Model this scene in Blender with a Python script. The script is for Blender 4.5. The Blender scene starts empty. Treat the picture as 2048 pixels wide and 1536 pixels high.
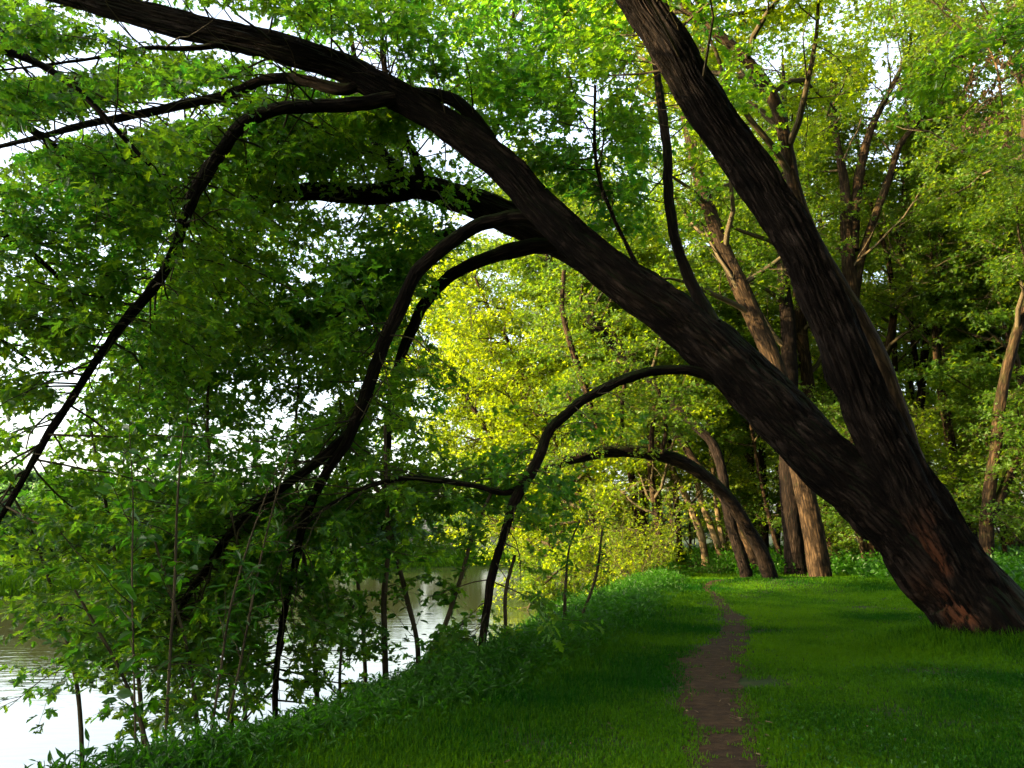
import bpy, math
import numpy as np
from mathutils import Vector, Matrix

sc = bpy.context.scene
col = sc.collection
rad = math.radians

# ------------------------------------------------------------------ camera
F = 1577.0                      # focal length in pixels of the 2048 x 1536 photograph
PITCH = rad(11.0)
CAMZ = 1.6
cam_d = bpy.data.cameras.new("camera")
cam_d.sensor_width = 36.0
cam_d.lens = F / 2048 * 36.0
cam_d.clip_end = 2000
cam = bpy.data.objects.new("camera", cam_d)
cam.location = (0, 0, CAMZ)
cam.rotation_euler = (rad(90) + PITCH, 0, 0)
col.objects.link(cam)
sc.camera = cam

# ------------------------------------------------------------------ light
SUN_EL, SUN_AZ = rad(16), rad(-18)      # azimuth: degrees ahead of straight left
to_sun = Vector((-math.cos(SUN_EL) * math.cos(SUN_AZ), math.cos(SUN_EL) * math.sin(SUN_AZ), math.sin(SUN_EL)))
sd = bpy.data.lights.new("sun", 'SUN')
sd.energy = 5.0
sd.angle = rad(0.5)
sd.color = (1.0, 0.74, 0.36)
sun = bpy.data.objects.new("sun", sd)
sun.rotation_euler = (-to_sun).to_track_quat('-Z', 'Y').to_euler()
col.objects.link(sun)

world = bpy.data.worlds.new("World")
sc.world = world
world.use_nodes = True
wt = world.node_tree
wt.nodes.clear()
sky = wt.nodes.new('ShaderNodeTexSky')
sky.sky_type = 'NISHITA'
sky.sun_disc = False
sky.sun_elevation = SUN_EL
sky.sun_rotation = math.atan2(to_sun.x, to_sun.y)
sky.air_density = 1.0
sky.dust_density = 4.0
sky.ozone_density = 1.0
bg = wt.nodes.new('ShaderNodeBackground')
bg.inputs['Strength'].default_value = 0.15
wo = wt.nodes.new('ShaderNodeOutputWorld')
hs = wt.nodes.new('ShaderNodeHueSaturation')      # hazy summer evening: pale sky
hs.inputs['Saturation'].default_value = 0.6
wt.links.new(sky.outputs['Color'], hs.inputs['Color'])
wt.links.new(hs.outputs['Color'], bg.inputs['Color'])
wt.links.new(bg.outputs['Background'], wo.inputs['Surface'])

vs = sc.view_settings
vs.view_transform = 'Standard'
vs.look = 'None'
vs.exposure = 2.8
vs.gamma = 1
vs.use_curve_mapping = False
cy = sc.cycles
cy.max_bounces = 7
cy.diffuse_bounces = 3
cy.glossy_bounces = 3
cy.transmission_bounces = 5
cy.use_denoising = True
cy.sample_clamp_indirect = 4
cy.caustics_reflective = False
cy.caustics_refractive = False

# ------------------------------------------------------------------ projection helpers
cP, sP = math.cos(PITCH), math.sin(PITCH)

def at(px, py, Y):
    """world point Y metres ahead, seen at photograph pixel px, py"""
    u, v = (px - 1024) / F, (768 - py) / F
    dy, dz = cP - v * sP, sP + v * cP
    s = Y / dy
    return np.array([u * s, Y, CAMZ + dz * s])

def proj(P):
    P = np.asarray(P, float)
    y, z = P[..., 1], P[..., 2] - CAMZ
    d = y * cP + z * sP
    d = np.where(np.abs(d) < 1e-6, 1e-6, d)
    v = (-y * sP + z * cP) / d
    return 1024 + F * P[..., 0] / d, 768 - F * v, d

# ------------------------------------------------------------------ noise
def _hash(ix, iy, iz, s):
    h = (ix * 374761393 + iy * 668265263 + iz * 2147483647 + s * 974711) & 0xffffffff
    h = ((h ^ (h >> 13)) * 1274126177) & 0xffffffff
    h = (h ^ (h >> 16)) & 0xffffffff
    return h.astype(np.float64) / 0xffffffff

def vnoise(x, y, z=0.0, s=0):
    x, y, z = np.broadcast_arrays(np.asarray(x, float), np.asarray(y, float), np.asarray(z, float))
    ix, iy, iz = np.floor(x).astype(np.int64), np.floor(y).astype(np.int64), np.floor(z).astype(np.int64)
    fx, fy, fz = x - ix, y - iy, z - iz
    fx, fy, fz = fx * fx * (3 - 2 * fx), fy * fy * (3 - 2 * fy), fz * fz * (3 - 2 * fz)
    r = 0
    for a in (0, 1):
        for b in (0, 1):
            for c in (0, 1):
                w = (fx if a else 1 - fx) * (fy if b else 1 - fy) * (fz if c else 1 - fz)
                r = r + w * _hash(ix + a, iy + b, iz + c, s)
    return r

def fbm(x, y, z=0.0, o=3, s=0):
    r, a, t = 0, 1.0, 0.0
    for i in range(o):
        r = r + a * vnoise(x * 2 ** i, y * 2 ** i, z * 2 ** i, s + i)
        t += a
        a *= 0.5
    return r / t

# ------------------------------------------------------------------ mesh collector
class Geo:
    def __init__(self):
        self.V, self.L, self.C, self.M, self.R, self.S, self.B = [], [], [], [], [], [], []
        self.n = 0

    def add(self, V, polys, mat=0, rnd=None, smooth=False, bark=None):
        """polys: list of (nf, k) index arrays into V"""
        V = np.asarray(V, np.float32).reshape(-1, 3)
        self.V.append(V)
        self.B.append(np.zeros_like(V) if bark is None else np.asarray(bark, np.float32).reshape(-1, 3))
        for f in polys:
            f = np.asarray(f, np.int64)
            if f.size == 0:
                continue
            nf, k = f.shape
            self.L.append((f + self.n).ravel())
            self.C.append(np.full(nf, k, np.int32))
            self.M.append(np.full(nf, mat, np.int32))
            self.S.append(np.full(nf, smooth, bool))
            if rnd is None:
                self.R.append(np.full(nf, 0.5, np.float32))
            else:
                r = np.asarray(rnd, np.float32)
                self.R.append(np.repeat(r, nf // len(r)) if len(r) != nf else r)
        self.n += len(V)

    def obj(self, name, mats, parent=None, loc=None):
        V = np.concatenate(self.V)
        L = np.concatenate(self.L).astype(np.int32)
        C = np.concatenate(self.C)
        if loc is not None:
            V = V - np.asarray(loc, np.float32)
        me = bpy.data.meshes.new(name)
        me.vertices.add(len(V))
        me.vertices.foreach_set('co', V.ravel())
        me.loops.add(len(L))
        me.loops.foreach_set('vertex_index', L)
        me.polygons.add(len(C))
        st = np.zeros(len(C), np.int32)
        st[1:] = np.cumsum(C)[:-1]
        me.polygons.foreach_set('loop_start', st)
        me.polygons.foreach_set('material_index', np.concatenate(self.M))
        me.update(calc_edges=True)
        me.polygons.foreach_set('use_smooth', np.concatenate(self.S))
        a = me.attributes.new('rnd', 'FLOAT', 'FACE')
        a.data.foreach_set('value', np.concatenate(self.R))
        b = me.attributes.new('bk', 'FLOAT_VECTOR', 'POINT')
        b.data.foreach_set('vector', np.concatenate(self.B).ravel())
        for m in (mats if isinstance(mats, (list, tuple)) else [mats]):
            me.materials.append(m)
        me.update()
        o = bpy.data.objects.new(name, me)
        col.objects.link(o)
        if parent is not None:
            o.parent = parent
        return o

def unit(v):
    return v / np.maximum(np.linalg.norm(v, axis=-1, keepdims=True), 1e-9)

def catmull(P, m):
    P = np.asarray(P, float)
    n = len(P)
    seg = np.linalg.norm(np.diff(P[:, :3], axis=0), axis=1)
    t = np.concatenate([[0], np.cumsum(seg)])
    tt = np.linspace(0, t[-1], m)
    i = np.clip(np.searchsorted(t, tt, side='right') - 1, 0, n - 2)
    h = (t[i + 1] - t[i])[:, None]
    u = ((tt - t[i]) / (t[i + 1] - t[i]))[:, None]
    tg = np.gradient(P, t, axis=0)
    p0, p1, m0, m1 = P[i], P[i + 1], tg[i] * h, tg[i + 1] * h
    return (2 * u**3 - 3 * u**2 + 1) * p0 + (u**3 - 2 * u**2 + u) * m0 + (-2 * u**3 + 3 * u**2) * p1 + (u**3 - u**2) * m1, tt

def stem(pts, rads, step=0.08, rough=0.0, seg=10, flare=0.0, seed=0, ridge=26.0, knots=0.0, lf=2.6, wander=0.0):
    """one tapering trunk or branch: returns verts, faces, bark coordinates"""
    pts = np.asarray(pts, float)
    L = np.linalg.norm(np.diff(pts, axis=0), axis=1).sum()
    m = max(6, int(L / step))
    X, tt = catmull(np.concatenate([pts, np.asarray(rads, float)[:, None]], 1), m)
    c, r = X[:, :3], np.maximum(X[:, 3], 0.004)
    if wander:
        w3 = np.stack([fbm(tt * 1.1 / 1.0, 3.3 + 7 * k, seed, 3, seed + k) - .5 for k in range(3)], 1)
        c = c + w3 * r[:, None] * wander * 3 * np.minimum(1, tt / .6)[:, None]
    T = unit(np.gradient(c, axis=0))
    ref = np.array([0.31, -0.84, 0.45])
    n = unit(np.cross(T[0], ref))
    Ns = [n]
    for k in range(1, m):
        n = n - T[k] * np.dot(n, T[k])
        n = n / np.linalg.norm(n)
        Ns.append(n)
    N = np.array(Ns)
    Bv = np.cross(T, N)
    th = np.linspace(0, 2 * np.pi, seg, endpoint=False)
    ct, sn = np.cos(th)[None, :], np.sin(th)[None, :]
    R0 = float(np.mean(r))
    l = tt[:, None]
    lump = (fbm(ct * 1.3 + 7, sn * 1.3 + seed, l * 0.9 / max(R0, .05) * .35, 2, seed) - 0.5)
    d = 1 + 0.22 * lump
    if knots:
        kn = np.maximum(vnoise(ct * 1.7 + 3, sn * 1.7 + 9, l * 1.6, seed + 5) - 0.74, 0) * knots
        d = d + kn
    if flare:
        fl = np.exp(-l / (R0 * 1.6)) * flare
        d = d + fl * (1 + 0.5 * np.sin(th * 4 + seed)[None, :])
    rr = r[:, None] * d
    if rough:
        f = ridge * R0
        wp = 1.4 * (fbm(l * 1.3, ct * 2.2, sn * 2.2, 2, 3) - .5)
        nz = vnoise(ct * f + wp, sn * f - wp, l * lf, seed)
        nz2 = vnoise(ct * f * 2.3 + wp, sn * f * 2.3, l * lf * 3.2, seed + 1)
        amp = .45 + 1.1 * fbm(ct * 1.5 + 5, sn * 1.5, l * .8, 2, seed + 9)
        rg = 1 - np.abs(2 * nz - 1)
        rr = rr + rough * amp * (0.35 - rg**2.2 * 1.0 + 0.5 * (nz2 - 0.5))
    V = c[:, None, :] + rr[..., None] * (ct[..., None] * N[:, None, :] + sn[..., None] * Bv[:, None, :])
    i = np.arange(m - 1)[:, None] * seg
    j = np.arange(seg)[None, :]
    j2 = (j + 1) % seg
    f = np.stack([i + j, i + j2, i + seg + j2, i + seg + j], -1).reshape(-1, 4)
    bk = np.stack([ct * R0 + 0 * l, sn * R0 + 0 * l, l + 0 * ct], -1)
    capi = (m - 1) * seg + np.arange(seg)
    V = V.reshape(-1, 3)
    return V, [f, capi[None, :]], bk.reshape(-1, 3)

def tubes(g, P, r0, r1, s=4, mat=0):
    """many thin tubes at once, P (n, k, 3)"""
    n, k = P.shape[:2]
    if n == 0:
        return
    T = unit(np.gradient(P, axis=1))
    ref = np.array([0.35, 0.2, 0.91])
    b = unit(np.cross(T, ref))
    nn = np.cross(b, T)
    th = np.linspace(0, 2 * np.pi, s, endpoint=False)
    w = np.linspace(0, 1, k)[None, :]
    r = np.reshape(np.asarray(r0, float) * np.ones(n), (n, 1)) * (1 - w) + np.reshape(np.asarray(r1, float) * np.ones(n), (n, 1)) * w
    V = P[:, :, None, :] + r[:, :, None, None] * (np.cos(th)[None, None, :, None] * b[:, :, None, :] + np.sin(th)[None, None, :, None] * nn[:, :, None, :])
    base = (np.arange(n) * k * s)[:, None, None]
    i = (np.arange(k - 1) * s)[None, :, None]
    j = np.arange(s)[None, None, :]
    j2 = (j + 1) % s
    f = np.stack([base + i + j, base + i + j2, base + i + s + j2, base + i + s + j], -1).reshape(-1, 4)
    bk = np.zeros(V.shape)
    bk[..., 0] = np.cos(th) * 0.1
    bk[..., 1] = np.sin(th) * 0.1
    bk[..., 2] = np.linspace(0, 2, k)[None, :, None]
    g.add(V, [f], mat, smooth=True, bark=bk)

def grow(rng, P0, D0, L, k, droop=0.0, wob=0.12):
    P0, D = np.asarray(P0, float), unit(np.asarray(D0, float))
    n = len(P0)
    st = (np.asarray(L, float) * np.ones(n) / (k - 1))[:, None]
    out = [P0]
    p = P0
    for i in range(k - 1):
        D = unit(D + wob * rng.standard_normal((n, 3)) + np.array([0, 0, -droop]))
        p = p + D * st
        out.append(p)
    return np.stack(out, 1)

def spawn(rng, P, m, t0, t1, ang, flat=0.6, lift=0.0):
    """m starts on every polyline; returns positions, directions, parent tangents, t"""
    n, k = P.shape[:2]
    t = t0 + (t1 - t0) * (np.arange(m)[None, :] + rng.random((n, m))) / m
    x = t * (k - 1)
    i = np.clip(x.astype(int), 0, k - 2)
    u = (x - i)[..., None]
    a = np.arange(n)[:, None]
    p = P[a, i] * (1 - u) + P[a, i + 1] * u
    T = unit(P[a, i + 1] - P[a, i])
    up = np.array([0, 0, 1.0])
    side = unit(np.cross(T, up) + 1e-4)
    sg = np.where((np.arange(m)[None, :] + rng.integers(0, 2, (n, 1))) % 2, 1.0, -1.0)[..., None]
    rnd = rng.standard_normal((n, m, 3)) * np.array([1, 1, flat])
    q = unit(side * sg + 0.55 * rnd)
    an = (ang * (0.75 + 0.5 * rng.random((n, m))))[..., None]
    d = T * np.cos(an) + q * np.sin(an)
    d[..., 2] = d[..., 2] * flat + lift
    return p.reshape(-1, 3), unit(d).reshape(-1, 3), t.reshape(-1)

# ------------------------------------------------------------------ leaf templates: (verts (side, along, normal), faces)
_half = [(0.27, 0.02, .03), (0.16, 0.2, .02), (0.50, 0.52, .10), (0.14, 0.43, .02), (0.23, 0.74, .05)]
_mv = [(0, 0, 0), (0, 1.0, -0.10)] + [(x, y, z) for x, y, z in _half] + [(-x, y, z) for x, y, z in _half]
MAPLE = (np.array(_mv, float), [np.array([0, 2, 3, 4, 5, 6, 1]), np.array([0, 1, 11, 10, 9, 8, 7])])
DIAMOND = (np.array([(0, 0, 0), (0.36, .45, .07), (0, 1, -.06), (-.36, .45, .07)], float), [np.array([0, 1, 2, 3])])
FORK = (np.array([(0, 0, 0), (.45, .5, .1), (.1, .5, .03), (0, 1, -.08), (-.1, .5, .03), (-.45, .5, .1)], float),
        [np.array([0, 1, 2, 3]), np.array([0, 3, 4, 5])])
LANCE = (np.array([(0, 0, 0), (.13, .3, .03), (.11, .62, .01), (0, 1, -.12), (-.11, .62, .01), (-.13, .3, .03)], float),
         [np.array([0, 1, 2, 3]), np.array([0, 3, 4, 5])])
OVAL = (np.array([(0, 0, 0), (.27, .28, .05), (.25, .62, .04), (0, 1, -.1), (-.25, .62, .04), (-.27, .28, .05)], float),
        [np.array([0, 1, 2, 3]), np.array([0, 3, 4, 5])])

def leaves(g, P, T, N, S, tmpl, mat, rnd):
    tv, tf = tmpl
    n = len(P)
    if n == 0:
        return
    T = unit(T)
    B = unit(np.cross(T, N))
    N2 = np.cross(B, T)
    V = P[:, None, :] + S[:, None, None] * (tv[None, :, 0:1] * B[:, None, :] + tv[None, :, 1:2] * T[:, None, :] + tv[None, :, 2:3] * N2[:, None, :])
    base = (np.arange(n) * len(tv))[:, None]
    for f in tf:
        pass
    g.add(V, [base + f[None, :] for f in tf], mat, rnd=rnd)

def leaf_twigs(g, rng, tw, nl, size, tmpl, mat, spread=0.05, tilt=0.55, hang=0.35, bias=0.0, gate=None):
    """leaves alternate along every twig"""
    p, d, t = spawn(rng, tw, nl, 0.15, 1.0, rad(60), 0.8)
    n = len(p)
    p = p + rng.standard_normal((n, 3)) * spread
    T = d + np.array([0, 0, -hang]) + 0.35 * rng.standard_normal((n, 3))
    N = np.array([0, 0, 1.0]) + tilt * rng.standard_normal((n, 3))
    S = size * (0.65 + 0.6 * rng.random(n))
    keep = np.ones(n, bool)
    if gate is not None:
        keep = gate(p, rng)
    clump = vnoise(p[:, 0] * .7, p[:, 1] * .7, p[:, 2] * .7, 11)
    r = np.clip(0.5 * rng.random(n) + 0.5 * clump + bias, 0, 1)
    leaves(g, p[keep], T[keep], N[keep], S[keep], tmpl, mat, r[keep])

# ------------------------------------------------------------------ materials
def newmat(name):
    m = bpy.data.materials.new(name)
    m.use_nodes = True
    nt = m.node_tree
    nt.nodes.clear()
    out = nt.nodes.new('ShaderNodeOutputMaterial')
    return m, nt, out

def N_(nt, t, **k):
    n = nt.nodes.new(t)
    for a, b in k.items():
        setattr(n, a, b)
    return n

def ramp(nt, stops, src):
    r = nt.nodes.new('ShaderNodeValToRGB')
    e = r.color_ramp.elements
    while len(e) < len(stops):
        e.new(0.5)
    for i, (p, c) in enumerate(stops):
        e[i].position = p
        e[i].color = (*c, 1)
    nt.links.new(src, r.inputs['Fac'])
    return r

def leaf_mat(name, refl, trans, tfac=0.5, rough=0.42, spec=0.4):
    """refl / trans: two colours each, mixed by a per-leaf random value"""
    m, nt, out = newmat(name)
    at_ = N_(nt, 'ShaderNodeAttribute', attribute_name='rnd')
    r1 = ramp(nt, [(0.1, refl[0]), (0.9, refl[1])], at_.outputs['Fac'])
    r2 = ramp(nt, [(0.1, trans[0]), (0.9, trans[1])], at_.outputs['Fac'])
    p = N_(nt, 'ShaderNodeBsdfPrincipled')
    p.inputs['Roughness'].default_value = rough
    p.inputs['Specular IOR Level'].default_value = spec
    t = N_(nt, 'ShaderNodeBsdfTranslucent')
    mx = N_(nt, 'ShaderNodeMixShader')
    mx.inputs[0].default_value = tfac
    nt.links.new(r1.outputs[0], p.inputs['Base Color'])
    nt.links.new(r2.outputs[0], t.inputs['Color'])
    nt.links.new(p.outputs[0], mx.inputs[1])
    nt.links.new(t.outputs[0], mx.inputs[2])
    nt.links.new(mx.outputs[0], out.inputs[0])
    return m

def bark_mat(name, dark, mid, light, scale=22.0, stretch=0.16, moss=0.5, mossc=(0.03, 0.055, 0.008), bump=0.6, sun_fleck=False):
    m, nt, out = newmat(name)
    a = N_(nt, 'ShaderNodeAttribute', attribute_name='bk')
    mp = N_(nt, 'ShaderNodeMapping')
    mp.inputs['Scale'].default_value = (scale, scale, scale * stretch)
    nt.links.new(a.outputs['Vector'], mp.inputs['Vector'])
    n1 = N_(nt, 'ShaderNodeTexNoise')
    n1.inputs['Scale'].default_value = 1.0
    n1.inputs['Detail'].default_value = 5
    n1.inputs['Roughness'].default_value = 0.65
    nt.links.new(mp.outputs[0], n1.inputs['Vector'])
    v = N_(nt, 'ShaderNodeTexVoronoi', feature='DISTANCE_TO_EDGE')
    v.inputs['Scale'].default_value = 0.55
    wv = N_(nt, 'ShaderNodeVectorMath', operation='MULTIPLY_ADD')
    wv.inputs[1].default_value = (1.2, 1.2, 1.2)
    nt.links.new(n1.outputs['Color'], wv.inputs[0])
    nt.links.new(mp.outputs[0], wv.inputs[2])
    nt.links.new(wv.outputs[0], v.inputs['Vector'])
    mul = N_(nt, 'ShaderNodeMath', operation='MULTIPLY_ADD')
    nt.links.new(v.outputs['Distance'], mul.inputs[0])
    mul.inputs[1].default_value = 1.6
    sb = N_(nt, 'ShaderNodeMath', operation='MULTIPLY')
    nt.links.new(n1.outputs['Fac'], sb.inputs[0])
    sb.inputs[1].default_value = 0.6
    nt.links.new(sb.outputs[0], mul.inputs[2])
    mp2 = N_(nt, 'ShaderNodeMapping')
    mp2.inputs['Scale'].default_value = (scale * 2.2, scale * 2.2, scale * stretch * 2.6)
    nt.links.new(a.outputs['Vector'], mp2.inputs['Vector'])
    nf = N_(nt, 'ShaderNodeTexNoise')
    nf.inputs['Scale'].default_value = 1.0
    nf.inputs['Detail'].default_value = 6
    nf.inputs['Distortion'].default_value = 0.8
    nt.links.new(mp2.outputs[0], nf.inputs['Vector'])
    mp3 = N_(nt, 'ShaderNodeMapping')
    mp3.inputs['Scale'].default_value = (2.6, 2.6, .9)
    nt.links.new(a.outputs['Vector'], mp3.inputs['Vector'])
    nl_ = N_(nt, 'ShaderNodeTexNoise')
    nl_.inputs['Scale'].default_value = 1.0
    nl_.inputs['Detail'].default_value = 5
    nt.links.new(mp3.outputs[0], nl_.inputs['Vector'])
    s1 = N_(nt, 'ShaderNodeMath', operation='MULTIPLY_ADD')
    nt.links.new(nf.outputs['Fac'], s1.inputs[0])
    s1.inputs[1].default_value = 0.9
    nt.links.new(mul.outputs[0], s1.inputs[2])
    s2 = N_(nt, 'ShaderNodeMath', operation='MULTIPLY_ADD')
    nt.links.new(nl_.outputs['Fac'], s2.inputs[0])
    s2.inputs[1].default_value = 1.3
    nt.links.new(s1.outputs[0], s2.inputs[2])
    s3 = N_(nt, 'ShaderNodeMath', operation='SUBTRACT')
    nt.links.new(s2.outputs[0], s3.inputs[0])
    s3.inputs[1].default_value = 1.08
    cr = ramp(nt, [(0.12, dark), (0.5, mid), (0.95, light)], s3.outputs[0])
    mul = s1
    # moss and algae on the upper sides
    ge = N_(nt, 'ShaderNodeNewGeometry')
    sx = N_(nt, 'ShaderNodeSeparateXYZ')
    nt.links.new(ge.outputs['Normal'], sx.inputs[0])
    n2 = N_(nt, 'ShaderNodeTexNoise')
    n2.inputs['Scale'].default_value = 3.0
    n2.inputs['Detail'].default_value = 6
    nt.links.new(ge.outputs['Position'], n2.inputs['Vector'])
    ad = N_(nt, 'ShaderNodeMath', operation='MULTIPLY_ADD')
    nt.links.new(n2.outputs['Fac'], ad.inputs[0])
    ad.inputs[1].default_value = 1.6
    nt.links.new(sx.outputs['Z'], ad.inputs[2])
    mr = N_(nt, 'ShaderNodeMapRange')
    mr.inputs['From Min'].default_value = 1.0
    mr.inputs['From Max'].default_value = 1.5
    mr.inputs['To Max'].default_value = moss
    nt.links.new(ad.outputs[0], mr.inputs['Value'])
    mx = N_(nt, 'ShaderNodeMix', data_type='RGBA')
    nt.links.new(mr.outputs[0], mx.inputs['Factor'])
    nt.links.new(cr.outputs[0], mx.inputs['A'])
    mx.inputs['B'].default_value = (*mossc, 1)
    if sun_fleck:            # sun fleck on red inner bark low on the trunk, painted into the colour
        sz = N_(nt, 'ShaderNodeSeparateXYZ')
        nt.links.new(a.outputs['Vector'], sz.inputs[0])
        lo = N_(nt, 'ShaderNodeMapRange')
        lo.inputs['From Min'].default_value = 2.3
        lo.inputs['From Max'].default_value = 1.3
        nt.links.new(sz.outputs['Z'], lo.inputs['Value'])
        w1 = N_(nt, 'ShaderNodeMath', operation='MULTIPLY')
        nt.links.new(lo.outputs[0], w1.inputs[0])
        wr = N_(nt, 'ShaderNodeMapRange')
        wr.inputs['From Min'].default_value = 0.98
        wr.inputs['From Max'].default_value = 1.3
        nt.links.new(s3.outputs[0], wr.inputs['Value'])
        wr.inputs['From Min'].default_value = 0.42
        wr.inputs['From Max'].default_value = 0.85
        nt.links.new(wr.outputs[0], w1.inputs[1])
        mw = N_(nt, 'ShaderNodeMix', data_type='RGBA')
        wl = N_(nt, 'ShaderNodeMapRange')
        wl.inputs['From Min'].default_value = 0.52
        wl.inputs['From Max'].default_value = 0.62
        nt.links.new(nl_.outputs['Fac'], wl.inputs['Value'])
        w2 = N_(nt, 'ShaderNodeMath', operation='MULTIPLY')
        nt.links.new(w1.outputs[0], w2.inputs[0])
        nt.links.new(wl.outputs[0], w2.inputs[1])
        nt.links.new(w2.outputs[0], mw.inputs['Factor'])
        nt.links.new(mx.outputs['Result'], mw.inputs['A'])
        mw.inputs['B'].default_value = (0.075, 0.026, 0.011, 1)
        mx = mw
    p = N_(nt, 'ShaderNodeBsdfPrincipled')
    p.inputs['Roughness'].default_value = 0.9
    p.inputs['Specular IOR Level'].default_value = 0.08
    nt.links.new(mx.outputs['Result'], p.inputs['Base Color'])
    b = N_(nt, 'ShaderNodeBump')
    b.inputs['Strength'].default_value = bump
    b.inputs['Distance'].default_value = 0.03
    nt.links.new(mul.outputs[0], b.inputs['Height'])
    nt.links.new(b.outputs[0], p.inputs['Normal'])
    nt.links.new(p.outputs[0], out.inputs[0])
    return m

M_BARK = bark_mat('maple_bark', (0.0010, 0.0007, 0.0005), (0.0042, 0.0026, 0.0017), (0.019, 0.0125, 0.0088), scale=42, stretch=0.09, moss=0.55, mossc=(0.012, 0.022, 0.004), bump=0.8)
M_BARKBIG = bark_mat('big_maple_bark', (0.0006, 0.0004, 0.0003), (0.0032, 0.0021, 0.0015), (0.020, 0.0145, 0.0115), scale=30, stretch=0.16, moss=0.7, mossc=(0.006, 0.012, 0.003), bump=1.0, sun_fleck=True)
M_BARK2 = bark_mat('woodland_bark', (0.0035, 0.0023, 0.0012), (0.0145, 0.009, 0.0047), (0.046, 0.029, 0.015), scale=24, stretch=.12, moss=0.3, bump=0.6)
M_BARKPALE = bark_mat('pale_bark', (0.03, 0.021, 0.011), (0.09, 0.066, 0.036), (0.17, 0.13, 0.075), scale=10, moss=0.2, bump=0.3)
M_TWIG = bark_mat('twig_bark', (0.02, 0.016, 0.009), (0.05, 0.04, 0.022), (0.09, 0.07, 0.04), scale=10, moss=0.1, bump=0.1)
M_LEAF = leaf_mat('maple_leaf', ((0.012, 0.050, 0.006), (0.03, 0.085, 0.005)), ((0.085, 0.38, 0.02), (0.37, 0.55, 0.006)), 0.55, spec=.3)
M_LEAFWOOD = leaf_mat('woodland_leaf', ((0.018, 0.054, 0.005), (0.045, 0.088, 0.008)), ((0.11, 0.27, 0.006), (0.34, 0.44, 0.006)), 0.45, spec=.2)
M_LEAFGOLD = leaf_mat('sunlit_leaf', ((0.035, 0.075, 0.004), (0.075, 0.12, 0.006)), ((0.26, 0.41, 0.003), (0.50, 0.57, 0.005)), 0.52, spec=.18)  # yellower than the woodland leaf: sun glow put into the leaf colour
M_LEAFFAR = leaf_mat('far_leaf', ((0.025, 0.07, 0.03), (0.05, 0.105, 0.035)), ((0.08, 0.22, 0.05), (0.16, 0.32, 0.06)), 0.45)  # bluer than the near leaves: distance haze put into the colour
M_WEED = leaf_mat('weed_leaf', ((0.009, 0.042, 0.002), (0.022, 0.075, 0.003)), ((0.03, 0.17, 0.002), (0.09, 0.30, 0.004)), 0.4, spec=0.2)
M_GRASS = leaf_mat('grass_blade', ((0.005, 0.032, 0.0006), (0.024, 0.074, 0.001)), ((0.012, 0.12, 0.002), (0.17, 0.34, 0.002)), 0.4, rough=0.6, spec=0.06)
M_SEED = leaf_mat('dry_seed', ((0.14, 0.08, 0.035), (0.26, 0.16, 0.08)), ((0.2, 0.11, 0.045), (0.28, 0.17, 0.08)), 0.35, rough=0.7, spec=0.2)
M_LITTER = leaf_mat('dry_litter', ((0.04, 0.026, 0.012), (0.15, 0.11, 0.06)), ((0.05, 0.03, 0.012), (0.1, 0.07, 0.03)), 0.2, rough=0.8, spec=0.2)

# ------------------------------------------------------------------ terrain
WATER = -1.7
_lip = np.array([(-60, -20), (-20, -9.5), (0, -3.6), (5.4, -2.1), (7.8, -0.7), (13, 1.35), (24, 4.5), (34, 7), (60, 12), (100, 20), (140, 30)], float)
_wat = np.array([(-60, -24), (-20, -13.5), (0, -7), (11, -4.3), (16, -2.9), (20, -1.2), (33, 1.2), (45, 2.5), (60, 5), (100, 12), (140, 22)], float)
_far = np.array([(-60, -70), (-20, -60), (20, -37), (38, -31), (45, -29.5), (56, -29), (64, -28.5), (74, -25), (88, -14), (100, 0), (108, 12), (112, 24), (140, 60)], float)

def lip_x(y): return np.interp(y, _lip[:, 0], _lip[:, 1]) + 0.25 * (vnoise(y * 0.5, 3.3, 0, 8) - .5)
def wat_x(y): return np.interp(y, _wat[:, 0], _wat[:, 1]) + 0.8 * (vnoise(y * 0.35, 1.3, 0, 9) - .5)
def far_x(y): return np.interp(y, _far[:, 0], _far[:, 1])

def sstep(t):
    t = np.clip(t, 0, 1)
    return t * t * (3 - 2 * t)

def ground_z(x, y):
    x, y = np.asarray(x, float), np.asarray(y, float)
    lx, wx, fx = lip_x(y), wat_x(y), far_x(y)
    base = 0.10 * (fbm(x * 0.35, y * 0.35, 0, 3, 21) - 0.5) + 0.02 * np.maximum(x - 8, 0)
    base = base + 0.22 * np.exp(-(((x - 8.0) / 1.9) ** 2 + ((y - 12.6) / 1.6) ** 2))
    base = base + 0.25 * np.exp(-(((x - 8.7) / 2.5) ** 2 + ((y - 27) / 2.5) ** 2))
    t = (lx - x) / np.maximum(lx - wx, 0.5)
    z = base * (1 - np.clip(t, 0, 1)) + np.where(t > 0, -1.72 * sstep(t * 0.92) - 0.9 * np.maximum(t - 1, 0), 0)
    z = np.maximum(z, -3.2)
    ft = fx - x
    fz = np.where(ft > -3, -3.2 + 2.15 * sstep((ft + 3) / 4.5) + 0.9 * sstep((ft - 2) / 25), -3.2) + 0.15 * (fbm(x * .2, y * .2, 0, 2, 31) - .5)
    return np.maximum(z, np.where(ft > -3, fz, -9))

def foot(px, py):
    """point where the view ray meets the ground"""
    u, v = (px - 1024) / F, (768 - py) / F
    d = np.array([u, cP - v * sP, sP + v * cP])
    for s in np.arange(2.0, 120, 0.05):
        p = np.array([0, 0, CAMZ]) + d * s
        if p[2] <= ground_z(p[0], p[1]):
            break
    return p

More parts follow.
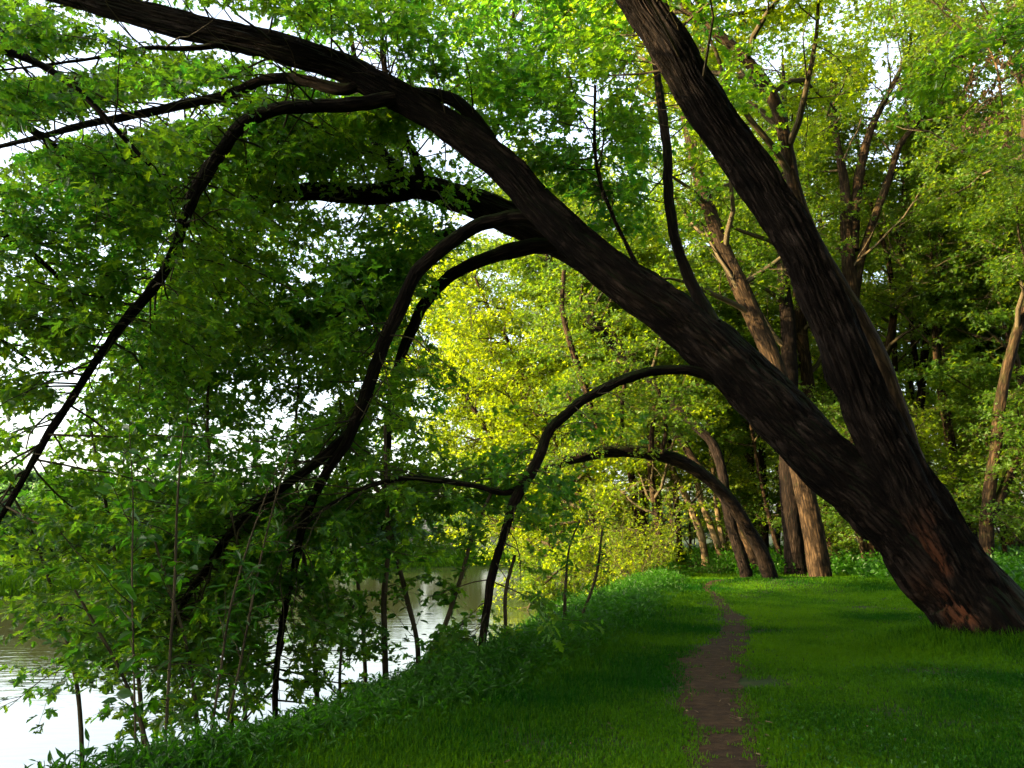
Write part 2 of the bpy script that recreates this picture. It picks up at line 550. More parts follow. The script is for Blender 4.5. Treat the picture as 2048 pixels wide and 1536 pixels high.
# path centre line
PATH = np.array([(1.35, -6, .30), (1.45, 2, .28)] + [(*foot(px, py)[:2], w) for px, py, w in
                [(1468, 1530, .20), (1445, 1450, .22), (1422, 1390, .28), (1415, 1340, .34), (1448, 1290, .28), (1470, 1250, .18), (1448, 1215, .15), (1428, 1190, .14), (1412, 1174, .13)]]
                + [(8.0, 29.0, .3), (9.6, 30.5, .4), (12, 32, .4)])
_pc, _ = catmull(np.concatenate([PATH[:, :2], 0 * PATH[:, :1], PATH[:, 2:3]], 1), 200)

def path_d(x, y):
    """distance to the path divided by its half-width"""
    x, y = np.asarray(x, float), np.asarray(y, float)
    best = np.full(x.shape, 1e9)
    for c in _pc[::2]:
        best = np.minimum(best, np.hypot(x - c[0], y - c[1]) / c[3])
    return best

def struct(o):
    o['kind'] = 'structure'
    return o

def grid_obj(name, xs, ys, zf, mat):
    X, Yg = np.meshgrid(xs, ys)
    Z = zf(X, Yg)
    V = np.stack([X, Yg, Z], -1).reshape(-1, 3)
    nx, ny = len(xs), len(ys)
    i = np.arange(ny - 1)[:, None] * nx
    j = np.arange(nx - 1)[None, :]
    f = np.stack([i + j, i + j + 1, i + nx + j + 1, i + nx + j], -1).reshape(-1, 4)
    g = Geo()
    g.add(V, [f], 0, smooth=True)
    return struct(g.obj(name, mat))

def soil_mat(name, stops, scale=5, bump=0.4):
    m, nt, out = newmat(name)
    ge = N_(nt, 'ShaderNodeNewGeometry')
    n = N_(nt, 'ShaderNodeTexNoise')
    n.inputs['Scale'].default_value = scale
    n.inputs['Detail'].default_value = 9
    n.inputs['Roughness'].default_value = 0.68
    nt.links.new(ge.outputs['Position'], n.inputs['Vector'])
    r = ramp(nt, stops, n.outputs['Fac'])
    p = N_(nt, 'ShaderNodeBsdfPrincipled')
    p.inputs['Roughness'].default_value = 0.95
    p.inputs['Specular IOR Level'].default_value = 0.15
    nt.links.new(r.outputs[0], p.inputs['Base Color'])
    b = N_(nt, 'ShaderNodeBump')
    b.inputs['Strength'].default_value = bump
    b.inputs['Distance'].default_value = 0.06
    nt.links.new(n.outputs['Fac'], b.inputs['Height'])
    nt.links.new(b.outputs[0], p.inputs['Normal'])
    nt.links.new(p.outputs[0], out.inputs[0])
    return m

M_GROUND = soil_mat('ground_soil', [(0.3, (0.010, 0.018, 0.003)), (0.5, (0.013, 0.028, 0.003)), (0.68, (0.026, 0.028, 0.008))], 2.2)
M_DIRT = soil_mat('path_dirt', [(0.3, (0.011, 0.0056, 0.002)), (0.5, (0.027, 0.0138, 0.005)), (0.72, (0.058, 0.034, 0.014))], 9, 1.0)

def warp(a, b, n, c, p):
    t = np.linspace(-1, 1, n)
    w = np.sign(t) * np.abs(t) ** p
    return np.where(w < 0, c + w * (c - a), c + w * (b - c))

grid_obj('ground', warp(-260, 260, 760, 1, 2.6), warp(-120, 330, 760, 12, 2.6), ground_z, M_GROUND)

# dirt path: a ribbon a few millimetres above the ground with a ragged edge
g = Geo()
nP, nA = len(_pc), 15
tg = unit(np.gradient(_pc[:, :2], axis=0))
nr = np.stack([-tg[:, 1], tg[:, 0]], 1)
a = np.linspace(-1, 1, nA)
ragged = 1 + 1.5 * (fbm(np.arange(nP)[:, None] * 0.33, np.sign(a)[None, :] * 9 + 0.0, 0, 4, 4) - 0.42)
X = _pc[:, None, :2] + nr[:, None, :] * (a[None, :] * _pc[:, 3:4] * 1.15 * ragged)[..., None]
Zp = ground_z(X[..., 0], X[..., 1]) + 0.012 - 0.004 * np.abs(a)[None, :]
V = np.concatenate([X, Zp[..., None]], -1)
i = np.arange(nP - 1)[:, None] * nA
j = np.arange(nA - 1)[None, :]
g.add(V, [np.stack([i + j, i + nA + j, i + nA + j + 1, i + j + 1], -1).reshape(-1, 4)], 0, smooth=True)
struct(g.obj('dirt_path', M_DIRT))

# river
m, nt, out = newmat('river_water')
p = N_(nt, 'ShaderNodeBsdfPrincipled')
p.inputs['Base Color'].default_value = (0.03, 0.034, 0.014, 1)
p.inputs['Roughness'].default_value = 0.03
p.inputs['IOR'].default_value = 2.4
p.inputs['Specular IOR Level'].default_value = 1.0
ge = N_(nt, 'ShaderNodeNewGeometry')
mp = N_(nt, 'ShaderNodeMapping')
mp.inputs['Scale'].default_value = (0.9, 2.4, 1)
mp.inputs['Rotation'].default_value = (0, 0, rad(-14))
nt.links.new(ge.outputs['Position'], mp.inputs['Vector'])
n = N_(nt, 'ShaderNodeTexNoise')
n.inputs['Scale'].default_value = 1.3
n.inputs['Detail'].default_value = 4
nt.links.new(mp.outputs[0], n.inputs['Vector'])
b = N_(nt, 'ShaderNodeBump')
b.inputs['Strength'].default_value = 0.22
b.inputs['Distance'].default_value = 0.04
nt.links.new(n.outputs['Fac'], b.inputs['Height'])
nt.links.new(b.outputs[0], p.inputs['Normal'])
nt.links.new(p.outputs[0], out.inputs[0])
M_WATER = m
grid_obj('river', np.linspace(-90, 40, 60), np.linspace(-60, 135, 60), lambda x, y: np.full_like(x, WATER), M_WATER)

# ------------------------------------------------------------------ things
def thing(name, label, cat, loc, group=None):
    o = bpy.data.objects.new(name, None)
    o.empty_display_size = 0.3
    o.location = loc
    col.objects.link(o)
    o['label'] = label
    o['category'] = cat
    if group:
        o['group'] = group
    return o

def px_line(pts, Y0, Y1):
    """[(px, py, half width px)] at depths Y0..Y1 -> points and radii in metres"""
    a = np.array(pts, float)
    seg = np.concatenate([[0], np.cumsum(np.hypot(*np.diff(a[:, :2], axis=0).T))])
    Y = Y0 + (Y1 - Y0) * seg / seg[-1]
    P = np.array([at(x, y, yy) for (x, y, _), yy in zip(a, Y)])
    d = proj(P)[2]
    return P, a[:, 2] / F * d

def poly(P, k):
    """a point list as one (1, k, 3) polyline"""
    return catmull(np.asarray(P, float), k)[0][None]

# where the photograph is open (holes the crowns leave): px, py, rx, ry, keep probability
HOLES = [(1060, 700, 230, 170, .22), (900, 760, 80, 140, .35), (1180, 850, 160, 100, .3), (1350, 850, 90, 90, .15),
         (1330, 1010, 170, 120, .05), (1020, 1180, 120, 120, .35), (1640, 700, 130, 300, .12), (1500, 900, 120, 160, .1),
         (1450, 400, 90, 200, .35), (1750, 950, 130, 190, .05), (1940, 1200, 200, 140, .0), (1330, 120, 90, 110, .12), (1290, 560, 90, 70, .2),
         (1150, 470, 80, 60, .3), (640, 225, 110, 22, .6), (700, 110, 200, 40, .35), (420, 70, 200, 40, .4), (900, 270, 80, 50, .3),
         (40, 800, 80, 130, .4), (60, 920, 90, 45, .3), (400, 640, 50, 50, .75), (340, 480, 50, 30, .7), (170, 1480, 170, 60, .25),
         (280, 880, 50, 40, .6), (430, 780, 50, 50, .7), (640, 1380, 70, 60, .5), (60, 1165, 90, 26, .3),
         (740, 1330, 120, 60, .5), (620, 1420, 70, 40, .45), (900, 1190, 120, 55, .45), (330, 1470, 60, 40, .4), (480, 1330, 40, 50, .45), (110, 1400, 90, 50, .45), (1010, 1230, 70, 60, .4), (560, 1260, 40, 40, .5), (1975, 185, 62, 90, .04)]

def gate(p, rng):
    x, y, d = proj(p)
    k = np.ones(len(p))
    for hx, hy, rx, ry, pr in HOLES:
        q = ((x - hx) / rx) ** 2 + ((y - hy) / ry) ** 2
        k = np.minimum(k, np.where(q < 1, pr, np.where(q < 1.5, (pr + 1) / 2, 1)))
    k = np.where(d < 2.2, 0, k)
    blk = vnoise(p[:, 0] * 2.2, p[:, 1] * 2.2, p[:, 2] * 2.2, 77)      # whole sprays go, not single leaves
    return (0.6 * blk + 0.4 * rng.random(len(p)) + 0.0) < (0.18 + 0.64 * k) * np.where(k > .99, 9, 1) if True else None

LIMBS = []          # pixel polylines of the big limbs: leaves hanging right in front of them are pruned

def limb_clear(pts, y):
    a = np.array(pts, float)
    c, _ = catmull(np.concatenate([a[:, :2], 0 * a[:, :1], a[:, 2:3]], 1), max(20, int(len(a) * 8)))
    LIMBS.append((c[:, 0], c[:, 1], c[:, 3], y))

def prune(p, rng):
    x, y, d = proj(p)
    bad = np.zeros(len(p), bool)
    for lx, ly, lw, dep in LIMBS:
        i = np.where((x > lx.min() - 60) & (x < lx.max() + 60) & (y > ly.min() - 60) & (y < ly.max() + 60) & (p[:, 1] < dep))[0]
        if len(i) == 0:
            continue
        D = np.min(np.hypot(x[i, None] - lx[None], y[i, None] - ly[None]) - lw[None] * 1.15, axis=1)
        bad[i[D < 15]] = True
    keepf = vnoise(p[:, 0] * 1.3, p[:, 1] * 1.3, p[:, 2] * 1.3, 91) > .8
    return ~bad | keepf | (rng.random(len(p)) < .04)

def near_foliage(g, rng, parents, per, length, t0=0.15, per_tw=13, nl=14, size=0.138, droop=0.05, lift=0.05, flat=0.5, tw_len=0.75, lm=1, tmpl=MAPLE, use_gate=True, ang=65):
    """sprays of maple leaves on side branches of every parent line"""
    for P in parents:
        p0, d0, t = spawn(rng, P, int(per * 2.3), t0, 0.99, rad(ang), flat, lift)
        L = length * (0.55 + 0.8 * rng.random(len(p0)))
        S = grow(rng, p0, d0, L, 7, droop, 0.16)
        tubes(g, S, 0.006 + 0.005 * L, 0.004, 4, 0)
        p1, d1, t1 = spawn(rng, S, per_tw, 0.2, 1.0, rad(55), 0.4)
        tw = grow(rng, p1, d1, tw_len * (0.5 + 0.8 * rng.random(len(p1))), 4, 0.08, 0.15)
        if use_gate:
            tw = tw[gate(tw[:, 2], rng)]
        tw = tw[prune(tw[:, 1], rng) & prune(tw[:, 3], rng)]
        tubes(g, tw, 0.005, 0.002, 3, 0)
        leaf_twigs(g, rng, tw, nl, size, tmpl, lm, 0.05, gate=prune)

# ---------- the great leaning maple
base = at(1990, 1262, 12.4)
maple = thing('leaning_maple', 'huge dark double-trunked maple leaning left over the path from the right edge', 'tree', (float(base[0]), float(base[1]), float(ground_z(base[0], base[1]))))
ML = np.array(maple.location)

def part(name, V, f, bk, mat, parent, smooth=True, label=None):
    g = Geo()
    g.add(V, f, 0, smooth=smooth, bark=bk)
    o = g.obj(name, mat, parent, loc=np.array(parent.location))
    if label:
        o['label'] = label
    return o

TA_PX = [(2050, 1345, 100), (1990, 1255, 92), (1925, 1175, 83), (1845, 1100, 75), (1742, 1000, 65), (1645, 915, 62), (1560, 838, 59), (1470, 745, 57), (1375, 655, 54), (1270, 575, 50),
                      (1168, 494, 46), (1085, 418, 42), (1018, 340, 38), (955, 290, 36), (890, 247, 34), (820, 205, 33), (770, 180, 33), (690, 135, 32), (600, 110, 32), (500, 82, 31), (430, 65, 30), (300, 32, 29), (200, 5, 28), (60, -40, 25), (-150, -130, 20), (-320, -250, 12)]
trunkA, rA = px_line(TA_PX, 12.4, 12.2)
limb_clear(TA_PX, 12.6)
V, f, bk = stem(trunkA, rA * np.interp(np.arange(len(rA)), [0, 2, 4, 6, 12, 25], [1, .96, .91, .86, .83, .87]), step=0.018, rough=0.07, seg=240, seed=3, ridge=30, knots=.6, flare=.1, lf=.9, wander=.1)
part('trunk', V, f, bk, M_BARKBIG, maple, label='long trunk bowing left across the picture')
TB_PX = [(1975, 1250, 74), (1930, 1165, 70), (1882, 1085, 64), (1848, 1035, 63), (1785, 915, 60), (1725, 790, 57), (1672, 660, 54), (1602, 510, 51), (1510, 355, 50), (1440, 255, 50),
                      (1375, 150, 49), (1318, 60, 48), (1272, -15, 46), (1200, -140, 40), (1120, -300, 30), (1060, -480, 16)]
trunkB, rB = px_line(TB_PX, 12.35, 10.2)
limb_clear(TB_PX, 12.5)
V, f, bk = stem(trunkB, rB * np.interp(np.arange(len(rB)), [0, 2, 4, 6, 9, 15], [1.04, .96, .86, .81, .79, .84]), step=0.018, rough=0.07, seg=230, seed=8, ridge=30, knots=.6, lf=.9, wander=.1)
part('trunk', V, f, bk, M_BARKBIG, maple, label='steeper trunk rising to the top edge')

BR = {
    'b1': ([(790, 195, 20), (735, 203, 20), (640, 209, 18), (545, 222, 18), (495, 242, 18), (440, 305, 17), (400, 365, 17), (370, 440, 15), (332, 530, 14), (290, 598, 14), (215, 690, 11), (130, 815, 11), (70, 910, 9), (30, 985, 8), (-15, 1060, 6)], 12.2, 10.6),
    'b2': ([(740, 160, 20), (690, 178, 17), (620, 163, 16), (540, 160, 14), (440, 195, 13), (330, 218, 12), (250, 232, 11), (150, 255, 9), (60, 277, 7), (-80, 320, 4)], 12.3, 13.5),
    'b3': ([(1120, 455, 30), (1060, 433, 24), (1000, 437, 20), (940, 458, 19), (880, 500, 19), (830, 558, 19), (795, 622, 19), (765, 690, 18), (740, 760, 18), (716, 830, 17), (690, 890, 16), (648, 955, 13), (606, 1050, 11), (588, 1140, 10), (567, 1235, 9), (553, 1355, 8), (552, 1470, 8)], 12.6, 11.8),
    'b3c': ([(705, 860, 14), (650, 905, 13), (545, 990, 12), (450, 1080, 11), (405, 1150, 10), (375, 1190, 9), (350, 1250, 5)], 12.2, 11.6),
    'b4': ([(1480, 775, 22), (1430, 755, 16), (1380, 742, 14), (1320, 741, 13), (1250, 757, 13), (1190, 786, 13), (1140, 820, 13), (1100, 862, 14), (1080, 910, 14), (1052, 965, 15), (1024, 1020, 13), (1006, 1080, 11), (985, 1150, 12), (975, 1230, 11), (962, 1300, 10), (948, 1350, 10)], 12.4, 11.4),
    'b4b': ([(1045, 975, 11), (1010, 985, 9), (960, 973, 8), (885, 961, 8), (800, 957, 7), (740, 972, 6), (660, 1010, 5), (600, 1060, 3)], 11.9, 11.5),
    'b5': ([(1020, 335, 26), (985, 288, 23), (950, 240, 19), (905, 200, 17), (860, 187, 15), (800, 188, 16), (740, 165, 14)], 12.5, 12.55),
    'b6': ([(1425, 650, 26), (1392, 590, 18), (1365, 530, 15), (1345, 450, 14), (1335, 330, 13), (1323, 200, 11), (1305, 90, 8), (1285, -40, 6)], 12.5, 13.6),
    'b7': ([(1280, 545, 8), (1258, 500, 6), (1225, 430, 5), (1195, 340, 5), (1188, 240, 4), (1190, 170, 3)], 12.4, 12.0),
    'b9': ([(480, 80, 11), (380, 95, 8), (300, 95, 6), (180, 118, 4), (0, 142, 3)], 12.2, 11.5),
}
BL = {}
for pts, y0, y1 in BR.values():
    limb_clear(pts, max(y0, y1) + .1)
for i, (k, (pts, y0, y1)) in enumerate(BR.items()):
    P, r = px_line(pts, y0, y1)
    V, f, bk = stem(P, r * .73, step=0.03, rough=0.012, seg=36, seed=20 + i, ridge=50, knots=.9, wander=.4)
    part('branch', V, f, bk, M_BARK, maple)
    BL[k] = poly(P, 24)

rng = np.random.default_rng(5)
g = Geo()
tA, tB = poly(trunkA[8:], 40), poly(trunkB[6:], 40)
near_foliage(g, rng, [BL['b1']], 40, 2.4, 0.12, droop=0.08)
near_foliage(g, rng, [BL['b2']], 22, 2.0, 0.1, droop=0.05)
near_foliage(g, rng, [BL['b3'], BL['b3c']], 26, 1.9, 0.36, droop=0.08)
near_foliage(g, rng, [BL['b4b']], 12, 1.1, 0.2, droop=0.05)
near_foliage(g, rng, [BL['b4']], 14, 1.0, 0.3, droop=0.1)
near_foliage(g, rng, [BL['b9'], BL['b5'], BL['b7'], BL['b6']], 12, 1.6, 0.3, droop=0.0, lift=0.1)
near_foliage(g, rng, [tA], 36, 2.8, 0.3, droop=-0.02, lift=0.25, flat=0.9)
near_foliage(g, rng, [tB], 16, 2.8, 0.4, droop=-0.02, lift=0.25, flat=0.9)
g.obj('crown', [M_TWIG, M_LEAF], maple, loc=ML)

# ---------- second leaning maple right behind it
b2 = at(1965, 1235, 15.5)
m2 = thing('leaning_maple', 'second leaning maple mostly hidden behind the huge one, its mossy trunk levelling out', 'tree', (float(b2[0]), float(b2[1]), float(ground_z(b2[0], b2[1]))))
P2, r2 = px_line([(1965, 1265, 60), (1905, 1165, 54), (1820, 1075, 50), (1700, 955, 48), (1560, 800, 46), (1420, 670, 44), (1290, 580, 42), (1190, 520, 40), (1110, 478, 38), (1030, 440, 36), (960, 412, 34), (900, 393, 30), (840, 375, 27), (760, 388, 24), (680, 385, 22), (600, 384, 19), (520, 394, 15), (430, 400, 10), (330, 392, 6)], 15.5, 15.0)
V, f, bk = stem(P2, r2 * .88, step=0.03, rough=0.04, seg=130, seed=13, ridge=26, knots=.4)
part('trunk', V, f, bk, M_BARK, m2)
B2 = {
    'a': ([(1200, 515, 26), (1120, 494, 24), (1060, 492, 21), (1000, 508, 19), (950, 525, 17), (895, 560, 16), (850, 610, 15), (818, 670, 14), (795, 730, 12), (782, 800, 11), (775, 880, 10), (770, 960, 9), (768, 1060, 7)], 15.2, 14.4),
    'b': ([(850, 385, 20), (795, 340, 16), (757, 300, 14), (735, 250, 11), (720, 180, 8), (700, 60, 5)], 15, 15.6),
    'c': ([(850, 378, 14), (832, 320, 11), (806, 265, 10), (790, 225, 9), (770, 140, 7), (760, 20, 4)], 15, 14.6),
    'd': ([(775, 325, 7), (720, 300, 6), (670, 287, 5), (635, 287, 5), (575, 318, 4), (505, 352, 3)], 15, 14.5),
    'e': ([(980, 300, 8), (1000, 230, 7), (1010, 160, 6), (1025, 60, 4), (1030, -60, 3)], 15, 15.6),
    'f': ([(905, 460, 13), (860, 480, 11), (820, 510, 10), (790, 550, 9), (700, 620, 7), (600, 650, 5)], 14.9, 14.4),
    'g': ([(545, 395, 12), (500, 480, 10), (440, 600, 9), (380, 700, 8), (340, 850, 5)], 15, 14.5),
}
L2 = []
limb_clear([(1030, 440, 36), (960, 412, 34), (900, 393, 30), (840, 375, 27), (760, 388, 24), (680, 385, 22), (600, 384, 19)], 15.4)
for k in 'abc':
    limb_clear(B2[k][0], 15.5)
for i, (k, (pts, y0, y1)) in enumerate(B2.items()):
    P, r = px_line(pts, y0, y1)
    V, f, bk = stem(P, r * .76, step=0.04, rough=0.012, seg=28, seed=50 + i, ridge=50, knots=.9, wander=.4)
    part('branch', V, f, bk, M_BARK, m2)
    L2.append(poly(P, 20))
g = Geo()
near_foliage(g, rng, [poly(P2[8:], 30)], 18, 2.6, 0.25, lift=0.2, flat=0.9)
near_foliage(g, rng, L2[1:5], 15, 2.2, 0.15, lift=0.2)
near_foliage(g, rng, L2[5:], 17, 2.3, 0.1, lift=0.05)
near_foliage(g, rng, [L2[-1], L2[-2]], 12, 2.0, 0.2, droop=.1)
near_foliage(g, rng, L2[:1], 16, 1.4, 0.5)
g.obj('crown', [M_TWIG, M_LEAF], m2, loc=np.array(m2.location))

# ------------------------------------------------------------------ woodland trees
def extend(P, r, H):
    """carry a trunk on upward to height H"""
    P, r = list(P), list(r)
    d = unit(P[-1] - P[-2])
    n = 6
    L = max(H - P[-1][2], 2.0)
    p = P[-1]
    r0 = r[-1]
    for i in range(n):
        d = unit(d + np.array([0, 0, 0.25]))
        p = p + d * L / n
        P.append(p)
        r.append(r0 * (1 - (i + 1) / n) ** 0.8 + 0.02)
    return np.array(P), np.array(r)

def tree_crown(g, rng, stems, spread, cs, nlimb, ns, nt_, nl, size0, tmpl=FORK, lm=1, droop=0.02, bias=0.0, twl=0.8, open_gate=None, limb_up=0.45):
    nlimb, nt_, nl, size = int(nlimb * 1.5), int(nt_ * 1.25), int(nl * 1.3), size0 * 1.12
    for P, r in stems:
        ln = poly(P, 30)
        p0, d0, t = spawn(rng, ln, nlimb, cs, 0.98, rad(62), 1.0, limb_up)
        az = np.arange(len(p0)) * 2.399 + rng.random() * 6
        d0 = unit(d0 + 0.8 * np.stack([np.cos(az), np.sin(az), 0 * az], 1))
        L = spread * (1.05 - 0.55 * (t - cs) / (1 - cs)) * (0.7 + 0.6 * rng.random(len(p0)))
        limb = grow(rng, p0, d0, L, 8, droop * 0.5 - 0.03, 0.14)
        rr = np.interp(t, np.linspace(0, 1, len(r)), r)
        tubes(g, limb, np.minimum(0.55 * rr, 0.018 * L + .02), 0.012, 6, 0)
        p1, d1, t1 = spawn(rng, limb, ns, 0.2, 1.0, rad(58), 0.8, 0.08)
        L1 = spread * 0.36 * (0.6 + 0.8 * rng.random(len(p1)))
        sec = grow(rng, p1, d1, L1, 5, droop, 0.16)
        tubes(g, sec, 0.012 + 0.004 * L1, 0.005, 4, 0)
        p2, d2, t2 = spawn(rng, sec, nt_, 0.15, 1.0, rad(55), 0.6)
        tw = grow(rng, p2, d2, twl * (0.5 + 0.9 * rng.random(len(p2))), 3, droop, 0.12)
        if open_gate is not None:
            tw = tw[open_gate(tw[:, 1], rng)]
        tubes(g, tw, 0.006, 0.003, 3, 0)
        leaf_twigs(g, rng, tw, nl, size, tmpl, lm, 0.09, bias=bias)

# holes that stay open through the whole wood (sky gaps)
GAPS = [(1530, 110, 45, 55), (1770, 130, 40, 60), (1760, 200, 50, 40), (1715, 610, 22, 60), (1990, 160, 40, 50), (1900, 490, 25, 20), (1790, 320, 25, 30), (1040, 215, 50, 50), (560, 60, 60, 40), (1975, 185, 50, 75)]

WLIMBS = []         # trunks of the wood that show through: sprays right in front of them are thinned

def wood_clear(pts, y):
    a = np.array(pts, float)
    c, _ = catmull(np.concatenate([a[:, :2], 0 * a[:, :1], a[:, 2:3]], 1), 40)
    WLIMBS.append((c[:, 0], c[:, 1], c[:, 3], y))

def wood_gate(p, rng):
    x, y, d = proj(p)
    ok = d > 3.0
    for hx, hy, rx, ry in GAPS:
        ok &= (((x - hx) / rx) ** 2 + ((y - hy) / ry) ** 2 > 1) | (rng.random(len(p)) < 0.12)
    for lx, ly, lw, dep in WLIMBS:
        i = np.where((p[:, 1] < dep + .3) & (x > lx.min() - 50) & (x < lx.max() + 50) & (y > ly.min()) & (y < 1140))[0]
        if len(i):
            D = np.min(np.hypot(x[i, None] - lx[None], y[i, None] - ly[None]) - lw[None], axis=1)
            v = vnoise(p[i, 0], p[i, 1], p[i, 2], 17)
            ok[i] &= ~((D < 12) & (v < .62))
    # nothing hangs across the lawn opening
    ok &= ~((np.abs(x - 1400) < 230) & (np.abs(y - 1105) < 70) & (d < 34))
    return ok

def wood_tree(name, label, stems_px, Y, H, spread, cs=0.4, nlimb=11, ns=6, nt_=8, nl=10, size=0.19, bark=None, lm=None, seed=0, group=None, bias=0.0, droop=0.02, gatef=wood_gate, cat='tree', Y1=None, ext=True, tmpl=FORK, crown=True, step=.12, seg=20, wf=.7):
    rng = np.random.default_rng(1000 + seed)
    stems, root = [], None
    g = Geo()
    for k, pts in enumerate(stems_px):
        P, r = px_line(pts, Y, Y if Y1 is None else Y1)
        r = r * wf
        if root is None:
            root = np.array([P[0][0], P[0][1], ground_z(P[0][0], P[0][1])])
        if pts[0][1] > 1050:
            P = np.concatenate([[P[0] + np.array([0, 0, -1.2])], P])
            P[0][2] = min(P[0][2], ground_z(P[0][0], P[0][1]) - 0.3)
            r = np.concatenate([[r[0] * 1.25], r])
        if ext:
            P, r = extend(P, r, H)
        stems.append((P, r))
        V, f, bk = stem(P, r, step=step, rough=0.02, seg=seg, seed=seed + k, ridge=14, flare=0.0, knots=.3)
        g.add(V, f, 0, smooth=True, bark=bk)
    o = thing(name, label, cat, tuple(float(v) for v in root), group)
    g.obj('trunk', bark or M_BARK2, o, loc=root)
    if crown:
        g = Geo()
        tree_crown(g, rng, stems, spread, cs, nlimb, ns, nt_, nl, size, lm=1, bias=bias, droop=droop, open_gate=gatef, tmpl=tmpl)
        g.obj('crown', [M_TWIG, lm or M_LEAFWOOD], o, loc=root)
    return o, stems

WOODS = []

def queue(*a, **k):
    WOODS.append((a, k))

queue('maple_tree', 'thick brown trunk with a warm lit side standing at the lawn edge', [[(1642, 1160, 32), (1636, 1120, 31), (1625, 1060, 30), (1605, 960, 29), (1580, 850, 27), (1545, 720, 26), (1510, 640, 25), (1475, 560, 24), (1440, 480, 20)]], 30, 23, 5.5, cs=.45, seed=1, step=.05, seg=48)
queue('maple_tree', 'dark thick trunk close behind the left side of the warm lit one', [[(1592, 1135, 31), (1580, 1000, 27), (1577, 900, 25), (1580, 780, 22), (1575, 640, 20), (1565, 540, 16), (1570, 400, 14)]], 33, 24, 5.5, cs=.4, seed=2, bark=M_BARK, step=.06, seg=40)  # darker bark colour carries the shade this trunk stands in
queue('maple_tree', 'bright golden trunk seen between the two crossing dark trunks', [[(1668, 1130, 22), (1640, 950, 20), (1620, 800, 18), (1606, 690, 17), (1598, 600, 15), (1592, 480, 12)]], 37, 24, 5.5, cs=.4, seed=3)
queue('maple_tree', 'tall pale trunk forking into a narrow V above the steep dark trunk', [[(1740, 1125, 26), (1720, 900, 24), (1708, 700, 22), (1700, 560, 20), (1692, 450, 17), (1689, 370, 13), (1672, 270, 10), (1665, 150, 8)],
          [(1705, 500, 17), (1712, 400, 14), (1724, 320, 13), (1742, 258, 10), (1775, 190, 8), (1812, 115, 6)], [(1703, 640, 14), (1724, 510, 12), (1752, 427, 11), (1782, 345, 10), (1800, 290, 9), (1823, 258, 8), (1880, 195, 6)]], 34, 25, 4.6, cs=.5, nlimb=8, seed=4, step=.06, seg=32)
queue('maple_tree', 'slender trunk with orange lit knots forking high right of the steep dark trunk', [[(1700, 1130, 16), (1712, 900, 15), (1735, 800, 14), (1755, 742, 13), (1778, 690, 12), (1786, 640, 11), (1798, 560, 11), (1806, 450, 10), (1812, 330, 8)], [(1788, 620, 9), (1780, 540, 7), (1765, 480, 6), (1740, 400, 5)]], 38, 24, 5, cs=.45, nlimb=9, seed=5)
queue('maple_tree', 'pair of slim greenish trunks growing up from one foot in the right wood', [[(1925, 1085, 12), (1912, 970, 11), (1897, 876, 10), (1884, 800, 10), (1872, 720, 9), (1871, 640, 8), (1880, 500, 6)], [(1948, 1085, 13), (1930, 1000, 11), (1915, 940, 9), (1900, 850, 8), (1890, 760, 6)]], 36, 22, 5, cs=.45, nlimb=9, seed=6)
queue('maple_tree', 'dark forked trunk with a square lit patch at its foot near the right edge', [[(1975, 1118, 20), (1973, 1060, 19), (1978, 990, 17), (1990, 910, 16), (2000, 810, 15), (2018, 722, 14), (2042, 637, 13), (2075, 520, 10)], [(1980, 1040, 14), (2005, 985, 13), (2040, 900, 12), (2090, 800, 10)]], 29, 21, 5, cs=.45, nlimb=9, seed=7, step=.06, seg=32)
queue('maple_tree', 'straight dark trunk at the far right edge of the wood', [[(2042, 1092, 14), (2028, 1000, 13), (2024, 900, 12), (2030, 760, 11), (2040, 600, 9)]], 40, 22, 5.5, cs=.4, seed=8)
queue('maple_tree', 'dark trunk leaning steeply left at the end of the lawn', [[(1492, 1148, 18), (1484, 1120, 17), (1465, 1060, 16), (1450, 990, 15), (1441, 930, 14), (1424, 886, 14), (1387, 847, 14), (1340, 800, 13), (1300, 760, 12), (1250, 712, 12), (1180, 640, 12), (1130, 580, 9)]], 32, 17, 4.5, cs=.5, nlimb=12, seed=9, bark=M_BARK, Y1=33, step=.06, seg=32)  # shade on this leaning trunk put into its bark colour
queue('maple_tree', 'thinner leaning trunk beside the steeply leaning one at the lawn end', [[(1518, 1145, 17), (1505, 1110, 15), (1480, 1060, 13), (1440, 985, 12), (1382, 912, 11), (1361, 878, 11), (1320, 826, 10), (1270, 770, 9), (1200, 690, 8)]], 33.5, 17, 4.5, cs=.5, nlimb=12, seed=10, Y1=35)
queue('maple_tree', 'clump of three pale sunlit trunks leaning left behind the lawn', [[(1410, 1112, 11), (1392, 1040, 11), (1370, 990, 10), (1350, 950, 9), (1320, 895, 8)], [(1442, 1114, 11), (1420, 1050, 10), (1402, 1000, 9), (1390, 940, 8)], [(1450, 1112, 9), (1438, 1050, 8), (1431, 990, 6)]], 39, 16, 4.2, cs=.55, nlimb=8, seed=11, bark=M_BARKPALE)
queue('maple_tree', 'two upright pale trunks in the shade left of the leaning clump', [[(1316, 1090, 10), (1314, 1020, 9), (1309, 960, 8), (1306, 900, 8), (1300, 800, 7)], [(1288, 1095, 9), (1284, 1000, 8), (1280, 920, 7)], [(1264, 1095, 6), (1266, 1000, 5), (1262, 920, 5)]], 44, 17, 4.2, cs=.5, nlimb=8, seed=12)
queue('young_tree', 'thin crooked sunlit trunk right of the slender arch', [[(1568, 1130, 8), (1550, 1080, 7), (1535, 1020, 6), (1520, 950, 5)]], 37, 13, 3.2, cs=.45, nlimb=8, seed=13)

